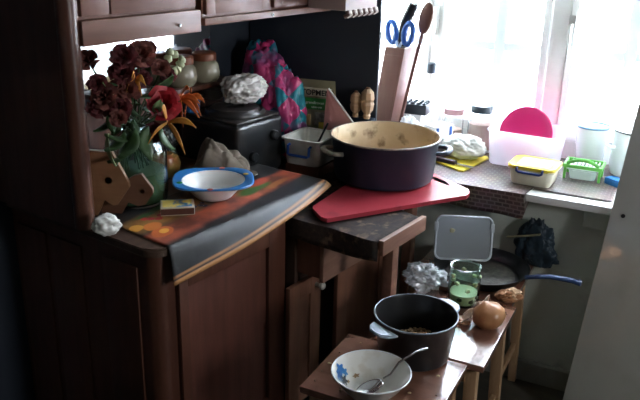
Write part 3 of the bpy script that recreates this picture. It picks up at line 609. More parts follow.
# green rack over a clear dish
gd = thing('dish_rack', 'green slatted plastic rack over a clear dish on the sill', 'rack', pq(.008, .245, .6645), WA); gd.scale = (.8, .75, 1.15)
M_GRN = mat('green_plastic', (.16, .55, .10), .35, (.13, .48, .08), 6)
tub(gd, .11, .09, .03, film('clear_dish', (.85, .92, .88), .45, .2, .12), name='dish')
fr_ = MB(); 
for x0, x1, y0, y1 in ((-.075, .075, -.062, -.052), (-.075, .075, .052, .062), (-.075, -.066, -.052, .052), (.066, .075, -.052, .052)): fr_.box(x0, x1, y0, y1, .0335, .0435, .002)
for sx in (-.066, .066):
    for sy in (-.05, .05): fr_.box(sx-.005, sx+.005, sy-.004, sy+.004, 0, .034, .001)
fr_.out('rack_frame', M_GRN, gd)
for k in range(8): MB().box(-.052+k*.0145, -.044+k*.0145, -.0515, .0515, .0355, .0405, .001).out('slat', mat('pale_green_plastic', (.60, .72, .62), .35), gd)
MB().tube(bez((-.06, -.057, .045), (0, -.068, .075), (.06, -.057, .045), 10), .005, 8).out('rack_handle', M_GRN, gd)
bw = thing('enamel_basin', 'white enamel basin with a blue rim against the window', 'basin', pq(.004, .388, .6645), WA); bw.scale = (.69, .69, 1.0)
MB().lathe([(0, 0), (.055, 0), (.062, .006), (.078, .135), (.080, .138), (.076, .138), (.06, .012), (0, .008)], 40).out('body', mat('white_enamel', (.86, .88, .90), .15, (.82, .84, .86), 5, coat=.3), bw)
MB().tube([(.079*math.cos(a), .079*math.sin(a), .139) for a in [2*PI*k/40 for k in range(41)]], .0038, 8, False).out('rim', mat('light_blue_enamel', (.18, .36, .55), .2), bw)
wp = thing('saucepan', 'white enamel saucepan with lid half hidden by the leaning board', 'pot', pq(.156, .350, .6645), WA); wp.scale = (.88, .88, 1.0)
MB().lathe([(0, 0), (.078, 0), (.09, .008), (.096, .03), (.096, .145), (.099, .15), (.093, .15), (.09, .012), (0, .01)], 44).out('body', MC['white_enamel'], wp)
ld = MB().lathe([(.101, .1515), (.102, .155), (.085, .17), (.05, .181), (0, .185)], 44, close=False).out('lid', MC['white_enamel'], wp, solid=.001)
MB().tube([(.1015*math.cos(a), .1015*math.sin(a), .1525) for a in [2*PI*k/40 for k in range(41)]], .0024, 6, False).out('lid_edge', M_NAVY, ld); MB().lathe([(0, 0), (.008, 0), (.008, .012), (.015, .018), (.012, .028), (0, .03)], 16, (0, 0, .184)).out('lid_knob', M_NAVY, ld)
for a in (math.radians(200), math.radians(20)): MB().tube([(math.cos(a+t)*(.096+.022*math.cos(t*5.2)), math.sin(a+t)*(.096+.022*math.cos(t*5.2)), .098) for t in [(-.3+.06*k) for k in range(11)]], .0055, 8).out('handle', MC['white_enamel'], wp)
o = MB().box(-.03, .03, -.02, .02, 0, .022, .005).out('sponge', mat('blue_sponge', (.03, .20, .50), .9, (.02, .15, .42), 60, bump=.6), None, pq(.112, .215, .6645), WA-.6); tag(o, 'small blue sponge lying between green rack and white saucepan', 'sponge')

# ------------------------------------------------------------------ stove, rag, bags, niche jars
sv = thing('tabletop_stove', 'black tabletop stove with one round hotplate in the dark corner', 'stove', A0, UA)
MB().box(.575, .79, .26, .50, .672, .845, .014, 3).out('body', M_BLACK, sv)
MB().box(.583, .782, .268, .492, .8455, .853, .004).out('top_plate', mat('sooty_iron', (.022, .022, .022), .35, (.045, .04, .035), 20, dirt=(.10, .07, .05), dscale=30, damt=.5), sv)
for x in (.595, .77):
    for y in (.28, .48): MB().lathe([(0, .6605), (.012, .6605), (.014, .675), (0, .675)], 12, (x, y, 0)).out('foot', M_BLACK, sv)
MB().lathe([(.094, 0), (.094, .008), (.089, .014), (.084, .010), (.08, .010), (.075, .018), (.03, .020), (.026, .016), (0, .016)], 48, (.69, .372, .8535), close=False).out('hotplate', mat('hotplate_iron', (.03, .03, .032), .3, (.05, .045, .04), 25), sv)
for z in (.74, .79): MB().lathe([(0, 0), (.016, 0), (.016, .012), (.012, .016), (0, .016)], 18).xf(Matrix.Translation((.74-.1*(z < .76), .2605, z)) @ Matrix.Rotation(PI/2, 4, 'X')).out('knob', M_BLACK, sv)
def ragf(u, v):
    x, y = u-.5, v-.5; q = Vector((u*3.1, v*3.1, 5)); r = math.hypot(x, y)*2
    h = max(0, 1-r*r*.95)**.6; fold = .5+.5*noise.noise(q*.9)+.22*abs(noise.noise(q*1.9))
    return (x*.165+.018*noise.noise(q+Vector((9, 0, 0))), y*.135+.02*noise.noise(q+Vector((0, 9, 0))), .004+.092*h*(.35+fold)+.008*fold)
o = MB().grid(ragf, 44, 40).out('rag', mat('brown_rag', (.17, .135, .10), .95, (.11, .085, .065), 12, bump=.4), None, st(.474, .240, .7245), math.radians(38), solid=.004, angle=180); tag(o, 'crumpled grey-brown cloth rag on the buffet in front of the stove', 'rag')
def check_mat():
    m, N, L, b = nodes('pink_teal_check'); b.inputs['Roughness'].default_value = .3
    tc = N.new('ShaderNodeTexCoord'); mp = N.new('ShaderNodeMapping'); mp.inputs['Scale'].default_value = (15, 15, 15); mp.inputs['Rotation'].default_value = (.5, .6, .4); L.new(tc.outputs['Object'], mp.inputs[0])
    ck = N.new('ShaderNodeTexChecker'); ck.inputs['Scale'].default_value = 1.0; L.new(mp.outputs[0], ck.inputs[0]); ck.inputs[1].default_value = (.62, .06, .22, 1); ck.inputs[2].default_value = (.02, .27, .36, 1)
    nz = N.new('ShaderNodeTexNoise'); nz.inputs['Scale'].default_value = 14; L.new(tc.outputs['Object'], nz.inputs[0])
    mx = N.new('ShaderNodeMixRGB'); mx.inputs[2].default_value = (.30, .10, .26, 1); r = N.new('ShaderNodeMapRange'); r.inputs[1].default_value = .5; r.inputs[2].default_value = .62; L.new(nz.outputs[0], r.inputs[0]); L.new(r.outputs[0], mx.inputs[0]); L.new(ck.outputs[0], mx.inputs[1]); L.new(mx.outputs[0], b.inputs['Base Color']); return m
pb = thing('shopping_bag', 'pink and turquoise checked bag standing behind the stove', 'bag', st(.90, .405, .6605), UA)
b = MB().blob((0, .02, .26), (.052, .085, .12), .32, 1.7, 5, 5); b.blob((0, -.06, .15), (.05, .07, .145), .32, 1.8, 5, 8, flat=.001)
b.out('bag_body', check_mat(), pb, angle=180)
o = MB().blob((0, 0, .05), (.085, .05, .045), .28, 1.5, 5, 21, flat=.001).out('plastic_bag', mat('grey_white_bag', (.66, .63, .60), .35, (.50, .46, .43), 8, sss=.2), None, st(.725, .36, .8745), UA, angle=180); tag(o, 'greyish white plastic bag lying on the stove hotplate', 'bag')
def crock(label, loc, k=1):
    q = thing('storage_jar', label, 'jar', loc, 0, 'jars in the buffet niche')
    MB().lathe([(0, 0), (.038*k, 0), (.047*k, .012), (.049*k, .03), (.044*k, .055), (.034*k, .066), (.034*k, .072), (0, .072)], 36).out('body', mat('olive_glazed_jar', (.30, .27, .19), .25, (.24, .21, .14), 7, coat=.3), q)
    MB().lathe([(.037*k, .066), (.038*k, .066), (.038*k, .086), (.034*k, .09), (0, .09)], 36, close=False).out('lid', mat('rust_lid', (.24, .07, .03), .45), q)
crock('olive storage jar with rusty lid on the niche shelf, nearer the wall corner', st(.675, .484, .9405), 1.0); crock('olive storage jar with rusty lid on the niche shelf, behind the flowers', st(.575, .484, .9405), 1.0)
o = MB().box(.60, .78, .503, .531, .661, .875, .004).out('dark_box', M_BUF, None, A0, UA); tag(o, 'narrow dark wooden box against the wall behind the stove', 'box')
for k in range(4):
    o = MB().lathe([(0, .0), (.03, 0), (.034, .002), (.048, .012), (.050, .013), (.046, .0125), (.032, .005), (0, .004)], 40).out('saucer', mat('cream_china', (.52, .46, .38), .25, (.44, .38, .31), 5, coat=.3), None, st(.715, .487, .8756+k*.0075)); o.scale = (.82, .82, 1); tag(o, ('lowest', 'second lowest', 'second highest', 'topmost')[k]+' cream saucer of the stack on the dark box', 'saucer', 'stacked cream saucers')
o = MB().lathe([(0, 0), (.02, 0), (.024, .004), (.027, .045), (.025, .045), (.021, .006), (0, .005)], 28).out('cup', mat('blue_cup', (.02, .12, .30), .3), None, st(.603, .472, .8535)); tag(o, 'small blue cup at the back left corner of the stove', 'cup')

# ------------------------------------------------------------------ on the buffet
bb = thing('bowl', 'white bowl with wide blue rim on the fruit oilcloth', 'bowl', st(.335, .135, .7245), math.radians(8))
MB().lathe([(0, 0), (.045, 0), (.05, .004), (.064, .02), (.084, .044), (.087, .046), (.082, .046), (.060, .022), (.045, .008), (0, .006)], 48).out('body', M_PLW, bb)
v = []; f = []; n = 72
for k in range(n):
    a = 2*PI*k/n; ca, sa = math.cos(a), math.sin(a); ro = .107/((abs(ca)**3.2+abs(sa/.90)**3.2)**(1/3.2))
    for r, z in ((.0835, .0465), (.087, .0495), (ro-.003, .0505), (ro, .048), (ro-.003, .0455), (.085, .045)): v.append((r*ca, r*sa, z))
for k in range(n):
    for i in range(5): f.append((k*6+i, ((k+1) % n)*6+i, ((k+1) % n)*6+i+1, k*6+i+1))
MB().add(v, f).out('rim', mat('bright_blue_rim', (.03, .20, .50), .3, (.025, .17, .45), 5), bb)
for a, c in ((200, (.05, .35, .08)), (265, (.5, .05, .04)), (75, (.6, .12, .08)), (20, (.6, .35, .03))):
    a = math.radians(a); MB().lathe([(0, 0), (.008, 0), (.007, .0008), (0, .001)], 12, (.092*math.cos(a), .092*math.sin(a), .0503)).out('rim_motif', mat('motif_%d' % round(math.degrees(a)), c, .4), bb)
mb_ = thing('matchbox', 'matchbox with blue and yellow picture on the fruit oilcloth', 'matchbox', st(.195, .128, .7245), math.radians(12))
MB().box(-.041, .041, -.030, .030, 0, .021, .0008).out('sleeve', mat('matchbox_cream', (.62, .55, .42), .6), mb_)
MB().box(-.0405, .0405, -.0306, -.0302, .002, .018).out('striking_strip', mat('striker_brown', (.10, .035, .02), .8), mb_, smooth=False)
MB().box(-.036, .036, -.026, .026, .0211, .0216).out('picture', mat('picture_blue', (.05, .22, .42), .5, (.70, .52, .10), 22, thresh=(.47, .53)), mb_, smooth=False)
MB().box(.0412, .0418, -.0285, .0285, .0015, .0185).out('tray_end', M_PLW, mb_, smooth=False)
o = MB().blob((0, 0, .026), (.030, .021, .023), .3, 2.0, 4, 31, flat=.001).out('crumpled_tissue', mat('tissue_white', (.80, .78, .74), .9, (.72, .70, .66), 12), None, st(-.012, .145, .7205), .4, angle=60); tag(o, 'crumpled white tissue at the foot of the buffet post', 'tissue')
ap = thing('apple', 'green and red apple beside the flower jar', 'apple', st(.372, .350, .7245), .3)
MB().lathe([(0, .006), (.010, .002), (.024, .004), (.037, .022), (.040, .042), (.034, .062), (.020, .070), (.008, .066), (0, .060)], 32).out('fruit', mat('apple_skin', (.34, .34, .08), .3, (.42, .07, .05), 14, coat=.2), ap); MB().tube([(0, 0, .060), (.002, .001, .078)], .0018, 6).out('stem', M_BRW, ap)
o = MB().blob((0, 0, .055), (.05, .038, .06), .5, 2.2, 5, 41, flat=.001).out('foil_bag', mat('black_foil_bag', (.03, .03, .03), .18, (.07, .07, .065), 10, metal=.5), None, st(.44, .445, .7245), UA, angle=180); tag(o, 'shiny crumpled black foil bag behind the apple', 'bag')
# cutting boards leaning in the niche, handles forward
def hboard(label, y, m, pts, hc_, hr):
    q = thing('cutting_board', label, 'cutting board', (0, y, .7245), 0, 'wooden boards leaning in the niche')
    hole = [(hc_[0]+hr*math.cos(math.radians(60-360*k/14)), hc_[1]+hr*math.sin(math.radians(60-360*k/14))) for k in range(14)]
    M_ = Matrix.Rotation(PI/2, 4, 'X')
    MB().prism(keyhole([(a, b-.7245) for a, b in pts], [(a, b-.7245) for a, b in hole]), -.007, .007).xf(M_).out('board', m, q, smooth=False)
hboard('pale wooden cutting board with a handle hole leaning beside the post', 1.735, M_PALEW, [(-.60, .725), (-.545, .725), (-.525, .765), (-.505, .752), (-.494, .754), (-.463, .799), (-.464, .811), (-.50, .888), (-.557, .891), (-.60, .905)], (-.512, .816), .009)
hboard('darker brown wooden cutting board leaning against the flower jar', 1.752, M_BRW, [(-.54, .725), (-.49, .725), (-.472, .755), (-.448, .745), (-.430, .750), (-.410, .779), (-.411, .791), (-.436, .828), (-.456, .823), (-.49, .80), (-.54, .76)], (-.436, .784), .006)
# flowers in a big glass jar
vs = thing('glass_vase', 'big greenish glass jar filled with water holding dried flowers', 'vase', st(.19, .268, .7245))
M_VG = glass('greenish_glass', (.72, .88, .84), .04)
MB().lathe([(0, 0), (.07, 0), (.078, .008), (.080, .03), (.080, .13), (.072, .158), (.055, .178), (.052, .20), (.057, .205), (.052, .206), (.049, .198), (.052, .176), (.069, .155), (.076, .13), (.076, .03), (.07, .008), (0, .006)], 48).out('glass', M_VG, vs)
MB().lathe([(0, .0075), (.068, .0095), (.0745, .03), (.0745, .085), (0, .086)], 40).out('water', mat('murky_water', (.12, .16, .09), .1, (.08, .12, .06), 5), vs)
VB = st(.19, .268, .7245)
def rose_mesh(k, seed):
    r = random.Random(seed); b = MB()
    for ring, (np_, rad, h, op) in enumerate(((3, .008, .026, .1), (4, .014, .028, .35), (5, .020, .026, .7), (5, .025, .020, 1.05))):
        for i in range(np_):
            a = 2*PI*(i+.5*ring+r.random()*.3)/np_; w = .9+r.random()*.3
            def pet(u, v, a=a, w=w):
                t = (u-.5)*2; rr = rad*(.25+.75*v)*(1+op*.35*v*v); aa = a+t*w*.75*(1-.25*v)
                z = h*(v-.15*v*v*op)-.35*op*h*max(0, v-.6)+.003*noise.noise(Vector((aa*3, v*4, seed)))-abs(t)**2*.006*v
                rr += .007*noise.noise(Vector((aa*4, v*3, seed+4)))*v
                return (k*rr*math.cos(aa), k*rr*math.sin(aa), k*z)
            b.grid(pet, 4, 4)
    return b
M_ROSE = [mat('dried_rose_maroon', (.17, .022, .028), .75, (.05, .010, .011), 60), mat('dried_rose_brown', (.26, .075, .055), .75, (.08, .02, .015), 60), mat('red_rose', (.42, .012, .022), .55, (.26, .008, .014), 40)]
M_STEM = mat('stem_green', (.045, .085, .025), .6, (.03, .055, .018), 12); M_LEAF = mat('leaf_green', (.05, .11, .03), .5, (.025, .06, .018), 16, sss=.05); M_LEAFP = mat('pale_leaf', (.26, .34, .16), .5, (.18, .25, .10), 16)
def leaf(base, tip, wd, m, parent, name='leaf'):
    base, tip = Vector(base), Vector(tip); d = tip-base; side = d.cross(Vector((.3, .2, 1))).normalized(); nn = d.cross(side).normalized()
    return MB().grid(lambda u, v: base+d*v+side*((u-.5)*2*wd*math.sin(PI*min(1, v*.93+.05))**.8)+nn*(.10*d.length*math.sin(v*PI)+abs(u-.5)*wd*.6), 4, 8).out(name, m, parent, solid=.0008)
def orient(dir_): return Vector(dir_).to_track_quat('Z', 'Y').to_matrix().to_4x4()
roses = [(0.088, 0.165, 1.115), (0.133, 0.16, 1.118), (0.166, 0.2, 1.098), (0.063, 0.26, 1.10), (0.084, 0.17, 1.08), (0.084, 0.16, 1.045), (0.156, 0.19, 1.053), (0.034, 0.17, 1.035), (0.025, 0.185, 1.012), (0.039, 0.14, 0.99), (0.025, 0.185, 1.062), (0.157, 0.12, 1.005), (0.245, 0.2, 1.049), (0.225, 0.24, 1.11), (0.134, 0.13, 0.940), (.115, .19, 1.10), (.06, .16, 1.005), (.20, .17, 1.075), (.10, .21, 1.03)]
rlab = ['dark maroon dried rose under the left end of the buffet rail', 'maroon dried rose touching the middle of the buffet rail', 'maroon dried rose below the second rose at the rail', 'brownish dried rose at the back left beside the post', 'maroon dried rose in the middle of the bouquet', 'brown dried rose above the lower leaves', 'dark rose just left of the red rose', 'brownish dried rose low at the left of the bouquet', 'small dark rose hanging beside the buffet post', 'lowest left reddish rose bud of the bouquet', 'small maroon rose touching the buffet post', 'bright red rose at the lower right of the bouquet', 'dark rose right of centre near pale buds', 'dark rose at the back right under the rail', 'small dark rose against the glass jar shoulder', 'brown dried rose between the two rail roses', 'maroon rose at lower left of the bouquet', 'maroon rose just above the red rose', 'dark brown rose deep inside the bouquet']
neck = VB + Vector((0, 0, .19))
for i, (s_, t_, z_) in enumerate(roses):
    P = st(s_, t_, z_); k = .8*(1.15, 1.2, 1.05, 1.0, 1.1, 1.2, .95, 1.15, 1.0, .75, .85, 1.5, .9, .9, .9, 1.0, 1.1, .9, 1.0)[i]
    dr_ = (P-neck).normalized(); tgt = (dr_ + Vector((.15, -.75, .1)) + Vector((rnd.uniform(-.4, .4), rnd.uniform(-.3, .1), rnd.uniform(-.2, .3)))).normalized()
    root = thing('rose', rlab[i], 'flower', P, 0, 'dried flowers in the glass jar')
    m = M_ROSE[2] if i == 11 else M_ROSE[i % 2]
    rose_mesh(k, i+1).xf(orient(tgt)).out('bloom', m, root, angle=70)
    MB().lathe([(0, -.006), (.004, -.005), (.006, 0), (.003, .004)], 8, close=False).xf(orient(tgt)).out('calyx', M_STEM, root)
    foot = VB + Vector((rnd.uniform(-.03, .03), rnd.uniform(-.03, .03), .09)) - P; nk = neck + Vector((rnd.uniform(-.03, .03), rnd.uniform(-.03, .03), 0)) - P
    pts = [Vector((0, 0, 0)) - tgt*.004] + bez(-tgt*.02, nk*.55-tgt*.02, nk, 6) + [foot]
    MB().tube(pts, .0022, 6).out('stem', M_STEM, root)
    if i % 2 == 0: leaf(nk*.5, nk*.5+Vector((rnd.uniform(-.05, .05), rnd.uniform(-.05, -.01), rnd.uniform(-.05, .02))), .014, M_LEAF, root)
    if i % 3 == 0: leaf(nk*.3, nk*.3+Vector((rnd.uniform(-.05, .05), rnd.uniform(-.04, -.01), rnd.uniform(-.01, .04))), .012, M_LEAF, root)
M_LILY = mat('orange_lily', (.62, .17, .03), .5, (.40, .07, .02), 25); M_LILYY = mat('yellow_lily', (.62, .28, .04), .5, (.45, .13, .03), 25)
for lab, (s_, t_, z_), mm, npt, ln in (('orange wilted lily at the right of the red rose', (.241, .15, 1.0), M_LILY, 6, .062), ('orange wilted lily drooping over the glass jar', (.150, .1, .965), M_LILYY, 4, .075), ('small yellow orange lily in the middle of the bouquet', (.103, .15, 1.065), M_LILYY, 4, .03), ('reddish orange lily hanging at the far right of the bouquet', (.31, .19, .985), M_LILY, 5, .05)):
    P = st(s_, t_, z_); root = thing('lily', lab, 'flower', P, 0, 'wilted lilies in the glass jar')
    for k in range(npt):
        a = 2*PI*k/npt+.4; d = Vector((math.cos(a)*.8+.3, -.3-.3*rnd.random(), math.sin(a)*.7-.15)); tip = d.normalized()*ln; mid = tip*.6+Vector((0, -.012, .02))
        c = bez((0, 0, 0), mid, tip+Vector((0, 0, -.012)), 8)
        MB().grid(lambda u, v, c=c: c[round(v*8)]+Vector((.3, .1, .9)).normalized()*((u-.5)*.016*math.sin(PI*min(.97, v*.9+.1))), 4, 8).out('petal', mm, root, solid=.001)
    MB().tube([(0, 0, 0)]+bez((0, 0, -.004), (neck-P)*.5+Vector((0, 0, -.01)), neck-P, 6)+[VB+Vector((0, 0, .10))-P], .0022, 6).out('stem', M_STEM, root)
M_BUD = mat('pale_bud', (.40, .40, .24), .6, (.28, .30, .15), 30)
for j, (lab, cl) in enumerate((('sprig of pale greenish buds right of the roses, upper one', [(.262, .2, 1.106), (.275, .2, 1.10), (.255, .2, 1.09)]), ('sprig of pale greenish buds right of the roses, lower one', [(.294, .2, 1.07), (.273, .2, 1.055), (.285, .2, 1.06), (.30, .2, 1.082)]))):
    P = st(*cl[0]); root = thing('bud_sprig', lab, 'flower', P, 0, 'sprigs of pale buds')
    for c in cl:
        q = st(*c)-P; MB().blob(q, (.010, .009, .011), .35, 2, 2, j+c[0]*50).out('bud', M_BUD, root); MB().tube([q, q*.4+Vector((-.02, 0, -.03)), (neck-P)*.5], .0014, 5).out('stalk', M_STEM, root)
    MB().tube([(neck-P)*.5, neck-P, VB+Vector((.01, .01, .10))-P], .0018, 6).out('stem', M_STEM, root)
gl = thing('leaf_sprig', 'spray of broad green leaves among the dried roses', 'foliage', neck, 0)
for (s_, t_, z_), w, mm, d in (((.19, .23, 1.06), .022, M_LEAF, (.03, -.01, .05)), ((.20, .2, 1.03), .02, M_LEAF, (.045, -.01, .03)), ((.075, .13, .96), .026, M_LEAF, (-.03, -.03, -.05)), ((.11, .12, .96), .024, M_LEAF, (.01, -.03, -.06)), ((.07, .16, .95), .022, M_LEAF, (-.035, -.03, -.03)), ((.14, .11, .955), .02, M_LEAF, (.03, -.02, -.04)), ((.07, .17, 1.03), .012, M_LEAFP, (-.02, -.03, .035)), ((.05, .17, .87), .013, M_LEAFP, (-.008, -.01, .07)), ((.13, .12, .99), .012, M_LEAFP, (.015, -.01, .03)), ((.09, .15, .94), .024, M_LEAF, (-.05, -.03, .01)), ((.10, .17, .91), .024, M_LEAF, (-.05, -.02, -.03))):
    q = st(s_, t_, z_)-neck; leaf(q, q+Vector(d)*1.15, w, mm, gl); MB().tube([(0, 0, -.06), (0, 0, 0), q*.6+Vector((0, 0, .01)), q], .0016, 5).out('stalk', M_STEM, gl)

# ------------------------------------------------------------------ on the stools
ZS = .4205
pn = thing('frying_pan', 'black frying pan with a long blue handle on the far stool', 'pan', (.492, 2.082, ZS), math.radians(-33))
MB().lathe([(0, 0), (.105, 0), (.115, .004), (.140, .036), (.143, .038), (.138, .037), (.112, .008), (0, .006)], 52).out('body', M_BLACK, pn)
MB().lathe([(0, .0085), (.06, .0095), (.09, .0085), (.108, .0075)], 40, close=False).out('burnt_residue', mat('burnt_food', (.03, .028, .026), .5, (.16, .15, .13), 45, bump=.8, thresh=(.35, .75)), pn)
MB().tube([(.136, 0, .032), (.17, 0, .044), (.21, 0, .055), (.27, 0, .060), (.295, 0, .058)], lambda t: .0095+.004*t, 10, flat=.6).out('handle', mat('blue_handle', (.02, .045, .13), .3, (.03, .06, .16), 10), pn)
MB().box(.272, .288, -.004, .004, .0655, .0675, .001).out('hanging_hole', mat('hole_black', (.004, .004, .004), .9), pn)
ll = thing('container_lid', 'grey translucent plastic lid standing upright in the frying pan', 'lid', (.437, 2.105, ZS+.0425), math.radians(-4))
LT = Matrix.Rotation(math.radians(78), 4, 'X')
MB().prism(rrect(-.082, .082, 0, .128, .018, 5), -.003, .0, bev=.001).xf(LT).out('lid_plate', film('grey_plastic_lid', (.55, .59, .63), .25, .3, .1), ll)
fr2 = MB(); ring = rrect(-.084, .084, -.001, .131, .020, 5); fr2.tube([(x, y, .002) for x, y in ring]+[(ring[0][0], ring[0][1], .002)], .0035, 6, False); fr2.xf(LT).out('rim', mat('grey_lid_rim', (.60, .65, .70), .35), ll)
for sx in (-1, 1): MB().box(sx*.084-.006, sx*.084+.006, .085, .112, -.003, .006, .002).xf(LT).out('clip_tab', MC['grey_lid_rim'], ll)
MB().blob((-.035, .088, .002), (.008, .007, .003), .5, 2, 2, 3).xf(LT).out('food_speck', mat('butter_speck', (.62, .58, .36), .6), ll)
gj = thing('glass_jar', 'green tinted open glass jar with pale sauce in the bottom', 'jar', (.407, 1.902, ZS))
M_GJ = glass('green_jar_glass', (.74, .94, .87), .05)
MB().lathe([(0, 0), (.036, 0), (.042, .006), (.044, .02), (.044, .082), (.041, .092), (.041, .108), (.043, .11), (.043, .114), (.038, .114), (.038, .092), (.041, .08), (.041, .02), (.036, .007), (0, .005)], 40).out('glass', M_GJ, gj)
MB().lathe([(0, .0065), (.034, .008), (.0395, .02), (.0395, .036), (0, .037)], 32).out('sauce', mat('pale_green_sauce', (.62, .66, .40), .35, (.52, .57, .30), 12), gj)
for a, r, z in ((-1.2, .0375, .02), (-.7, .0375, .03), (-2.0, .0375, .026), (-1.5, .0375, .055), (-.9, .0375, .07), (-2.3, .0375, .072), (.6, .0375, .075), (1.5, .0375, .085), (2.4, .0375, .06), (-.2, .0375, .085), (-2.7, .0375, .09)):
    MB().blob((r*math.cos(a), r*math.sin(a), z), (.007, .007, .006), .4, 2, 2, a).out('sauce_smear', MC['pale_green_sauce'] if z > .05 else mat('caper_green', (.05, .07, .02), .5), gj)
o = MB().blob((0, 0, .034), (.050, .042, .034), .5, 2.2, 5, 51, flat=.001).out('cellophane_bag', film('cellophane', (.86, .88, .90), .55, .15, .22), None, (.312, 1.99, ZS), -.3, angle=180); tag(o, 'crumpled clear cellophane bag on the stool left of the green jar', 'bag')
br = thing('bread_crust', 'gnawed bread crust lying in front of the frying pan', 'bread', (.540, 1.918, ZS), .2)
MB().blob((0, 0, .017), (.034, .022, .017), .4, 2.0, 4, 61, flat=.001).out('crust', mat('bread_crust_brown', (.42, .20, .09), .8, (.28, .12, .05), 18, bump=.4), br); MB().blob((.006, -.004, .024), (.024, .016, .014), .5, 2.5, 3, 62).out('crumb', mat('bread_crumb', (.66, .46, .30), .9, (.54, .34, .20), 30, bump=.5), br)
on = thing('onion', 'brown onion with torn papery skin on the middle stool', 'onion', (.448, 1.765, ZS), math.radians(-20))
MB().lathe([(0, .002), (.008, .0), (.03, .006), (.043, .024), (.043, .040), (.034, .056), (.016, .066), (.006, .072), (0, .073)], 36).xf(Matrix.Translation((.012, 0, .004)) @ Matrix.Rotation(math.radians(-18), 4, 'Y') ).out('bulb', mat('onion_skin', (.56, .28, .13), .35, (.44, .18, .07), 14, (3, 3, .6), coat=.2), on)
MB().grid(lambda u, v: (-.066+.062*u+.008*noise.noise(Vector((u*4, v*4, 1))), -.022+.045*v, .012+.066*u*(.6+.5*v)+.012*noise.noise(Vector((u*6, v*6, 7)))), 14, 12).out('torn_skin', mat('onion_paper', (.66, .52, .42), .5, (.5, .3, .18), 16), on, solid=.0008)
for x, y in ((-.062, -.012), (-.07, .004)): MB().blob((x, y, .008), (.016, .010, .007), .6, 2, 3, x*90, flat=.0005).out('skin_scrap', MC['onion_skin'], on)
bp_ = thing('saucepan', 'black enamel saucepan with leftover porridge and pale ear handles on the near stool', 'pot', (.238, 1.62, ZS), 0)
MB().lathe([(0, 0), (.078, 0), (.086, .006), (.099, .108), (.102, .111)], 56, close=False).out('body', M_BLACK, bp_)
MB().lathe([(.102, .111), (.1015, .1145), (.0985, .1145), (.096, .107), (.084, .012), (.078, .009), (0, .008)], 56, close=False).out('inside', mat('black_inside', (.014, .015, .016), .28, (.03, .03, .03), 8), bp_)
MB().tube([(.1003*math.cos(a), .1003*math.sin(a), .1135) for a in [2*PI*k/52 for k in range(53)]], .002, 8, False).out('rim', mat('worn_rim', (.36, .42, .48), .3, (.10, .12, .15), 22), bp_)
M_EAR = mat('pale_blue_ear', (.46, .54, .62), .3, (.22, .28, .36), 24)
for a in (math.radians(218), math.radians(38)):
    MB().prism([(.098, -.042), (.118, -.034), (.132, -.018), (.134, 0), (.132, .018), (.118, .034), (.098, .042), (.101, .02), (.1025, 0), (.101, -.02)], .098, .106, bev=.002).xf(Matrix.Rotation(a, 4, 'Z')).out('ear_handle', M_EAR, bp_)
M_PORR = mat('buckwheat', (.44, .30, .17), .8, (.26, .15, .07), 40, bump=.8)
MB().grid(lambda u, v: ((.012+.062*u)*math.cos(v*2*PI)+.012, (.012+.062*u)*math.sin(v*2*PI)+.012, .012+.026*max(0, 1-u*u)+.010*noise.noise(Vector((u*3*math.cos(v*2*PI), u*3*math.sin(v*2*PI), 3)))), 10, 30).out('porridge', M_PORR, bp_)
gr_ = MB()
for k in range(170):
    a, r = rnd.random()*2*PI, .068*math.sqrt(rnd.random()); h = .013+.026*max(0, 1-(r/.074)**2)
    gr_.blob((.012+r*math.cos(a), .012+r*math.sin(a), h+.004+rnd.random()*.006), (.0055, .0045, .004), .2, 2, 1, k)
q = gr_.out('grains', M_PORR, bp_); q['kind'] = 'stuff'
wb = thing('bowl', 'white china bowl with blue flower motif and food traces on the near stool', 'bowl', (.122, 1.437, ZS), 0)
MB().lathe([(0, .003), (.034, .003), (.035, 0), (.039, 0), (.041, .006), (.066, .034), (.084, .060), (.088, .064), (.089, .066), (.0855, .066), (.062, .034), (.038, .012), (0, .009)], 56).out('body', mat('white_china', (.74, .72, .68), .2, (.68, .66, .61), 5, coat=.4, dirt=(.45, .36, .24), dscale=28, damt=.35), wb)
MB().tube([(.0875*math.cos(a), .0875*math.sin(a), .0662) for a in [2*PI*k/52 for k in range(53)]], .0016, 8, False).out('rim', mat('china_rim', (.78, .80, .82), .2), wb)
def inwall(a, v, off=.0012):
    pr_ = [(.040, .0135), (.062, .034), (.0855, .066)]; k = min(1.999, v*2); i = int(k); f_ = k-i
    r = pr_[i][0]+(pr_[i+1][0]-pr_[i][0])*f_-off; z = pr_[i][1]+(pr_[i+1][1]-pr_[i][1])*f_+off*.6; return (r*math.cos(a), r*math.sin(a), z)
for a0, v0, ra, rv, c in ((2.75, .76, .17, .15, (.03, .16, .42)), (3.0, .70, .15, .13, (.02, .10, .30)), (2.95, .46, .20, .15, (.06, .06, .06)), (2.62, .60, .12, .12, (.05, .22, .48)), (2.2, .30, .16, .07, (.30, .19, .09)), (4.9, .25, .25, .10, (.34, .22, .11)), (5.6, .35, .12, .08, (.28, .17, .08)), (3.12, .5, .10, .08, (.03, .12, .25)), (3.22, .72, .08, .08, (.10, .25, .45)), (2.8, .30, .10, .06, (.30, .20, .08)), (3.3, .35, .14, .05, (.35, .30, .18))):
    MB().grid(lambda u, v, a0=a0, v0=v0, ra=ra, rv=rv: inwall(a0+ra*u*math.cos(v*2*PI)*(1+.3*math.sin(v*5*2*PI)), min(.98, max(.02, v0+rv*u*math.sin(v*2*PI)*(1+.3*math.sin(v*5*2*PI))))), 3, 30).out('flower_motif', mat('motif_%.2f' % (a0+v0), c, .35), wb)
MB().blob((-.012, -.018, .012), (.022, .014, .006), .4, 2.5, 3, 5).out('food_rest', mat('milk_rest', (.62, .56, .44), .5, (.45, .36, .22), 25), wb)
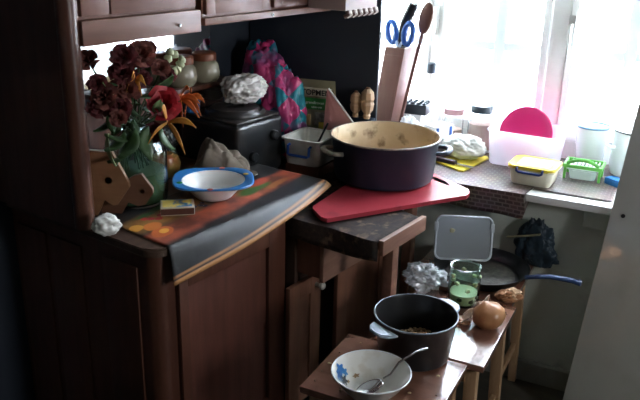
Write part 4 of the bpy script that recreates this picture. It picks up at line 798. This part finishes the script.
sn = thing('tablespoon', 'steel tablespoon resting in the white china bowl', 'spoon', (.122, 1.437, ZS), 0)
c0 = Vector((-.004, -.016, .034)); c1 = Vector((.027, .004, .045)); dd = Vector((.8, .42, .30)).normalized()
MB().tube([c1, c1+dd*.02, Vector((.062, .022, .076)), Vector((.10, .042, .092)), Vector((.128, .060, .092))], lambda t: .0026+.0028*t*t, 8, flat=.5).out('handle', M_STEEL, sn)
SM = Matrix.Translation(c0) @ Matrix.Rotation(math.atan2(.022, .033), 4, 'Z') @ Matrix.Rotation(-.2, 4, 'Y')
MB().grid(lambda u, v: SM @ Vector((.036*u*math.cos(v*2*PI), .021*u*math.sin(v*2*PI), .009*(u*u-1))), 8, 32).out('spoon_bowl', M_STEEL, sn, solid=.0012)
M_CR = mat('crumb_brown', (.14, .07, .035), .8); M_CR2 = mat('crumb_pale', (.55, .40, .22), .8)
for k in range(26):
    p_, n_ = rnd.uniform(-.40, -.11), rnd.uniform(-.88, -.66)
    w3 = pq(p_, n_, ZS)
    if (w3.xy-Vector((.238, 1.62))).length < .10 or (w3.xy-Vector((.122, 1.437))).length < .05: continue
    o = MB().blob((0, 0, .0030), (rnd.uniform(.002, .005), rnd.uniform(.002, .004), .002), .4, 2, 1, k).out('food_crumb', M_CR2 if k % 5 == 0 else M_CR, None, w3); tag(o, 'tiny food crumb scattered on the near stool top', 'crumb', 'crumbs on the near stool')
# dark bag wedged between the pan and the wall
db = thing('plastic_bag', 'dark teal crumpled bag wedged between frying pan and wall', 'bag', pq(-.075, .030, .4205), WA)
b = MB().blob((-.01, 0, .07), (.05, .014, .072), .45, 1.9, 5, 71, flat=.001); b.blob((.030, .0, .035), (.035, .012, .035), .45, 2, 4, 73, flat=.001); b.out('bag_body', mat('dark_teal_bag', (.03, .055, .075), .35, (.012, .02, .03), 9), db, angle=180)
MB().tube([(-.09, -.016, .085), (-.02, -.021, .105), (.01, -.022, .115)], .007, 6, flat=.4).out('torn_strip', mat('tan_strip', (.34, .30, .18), .7), db)
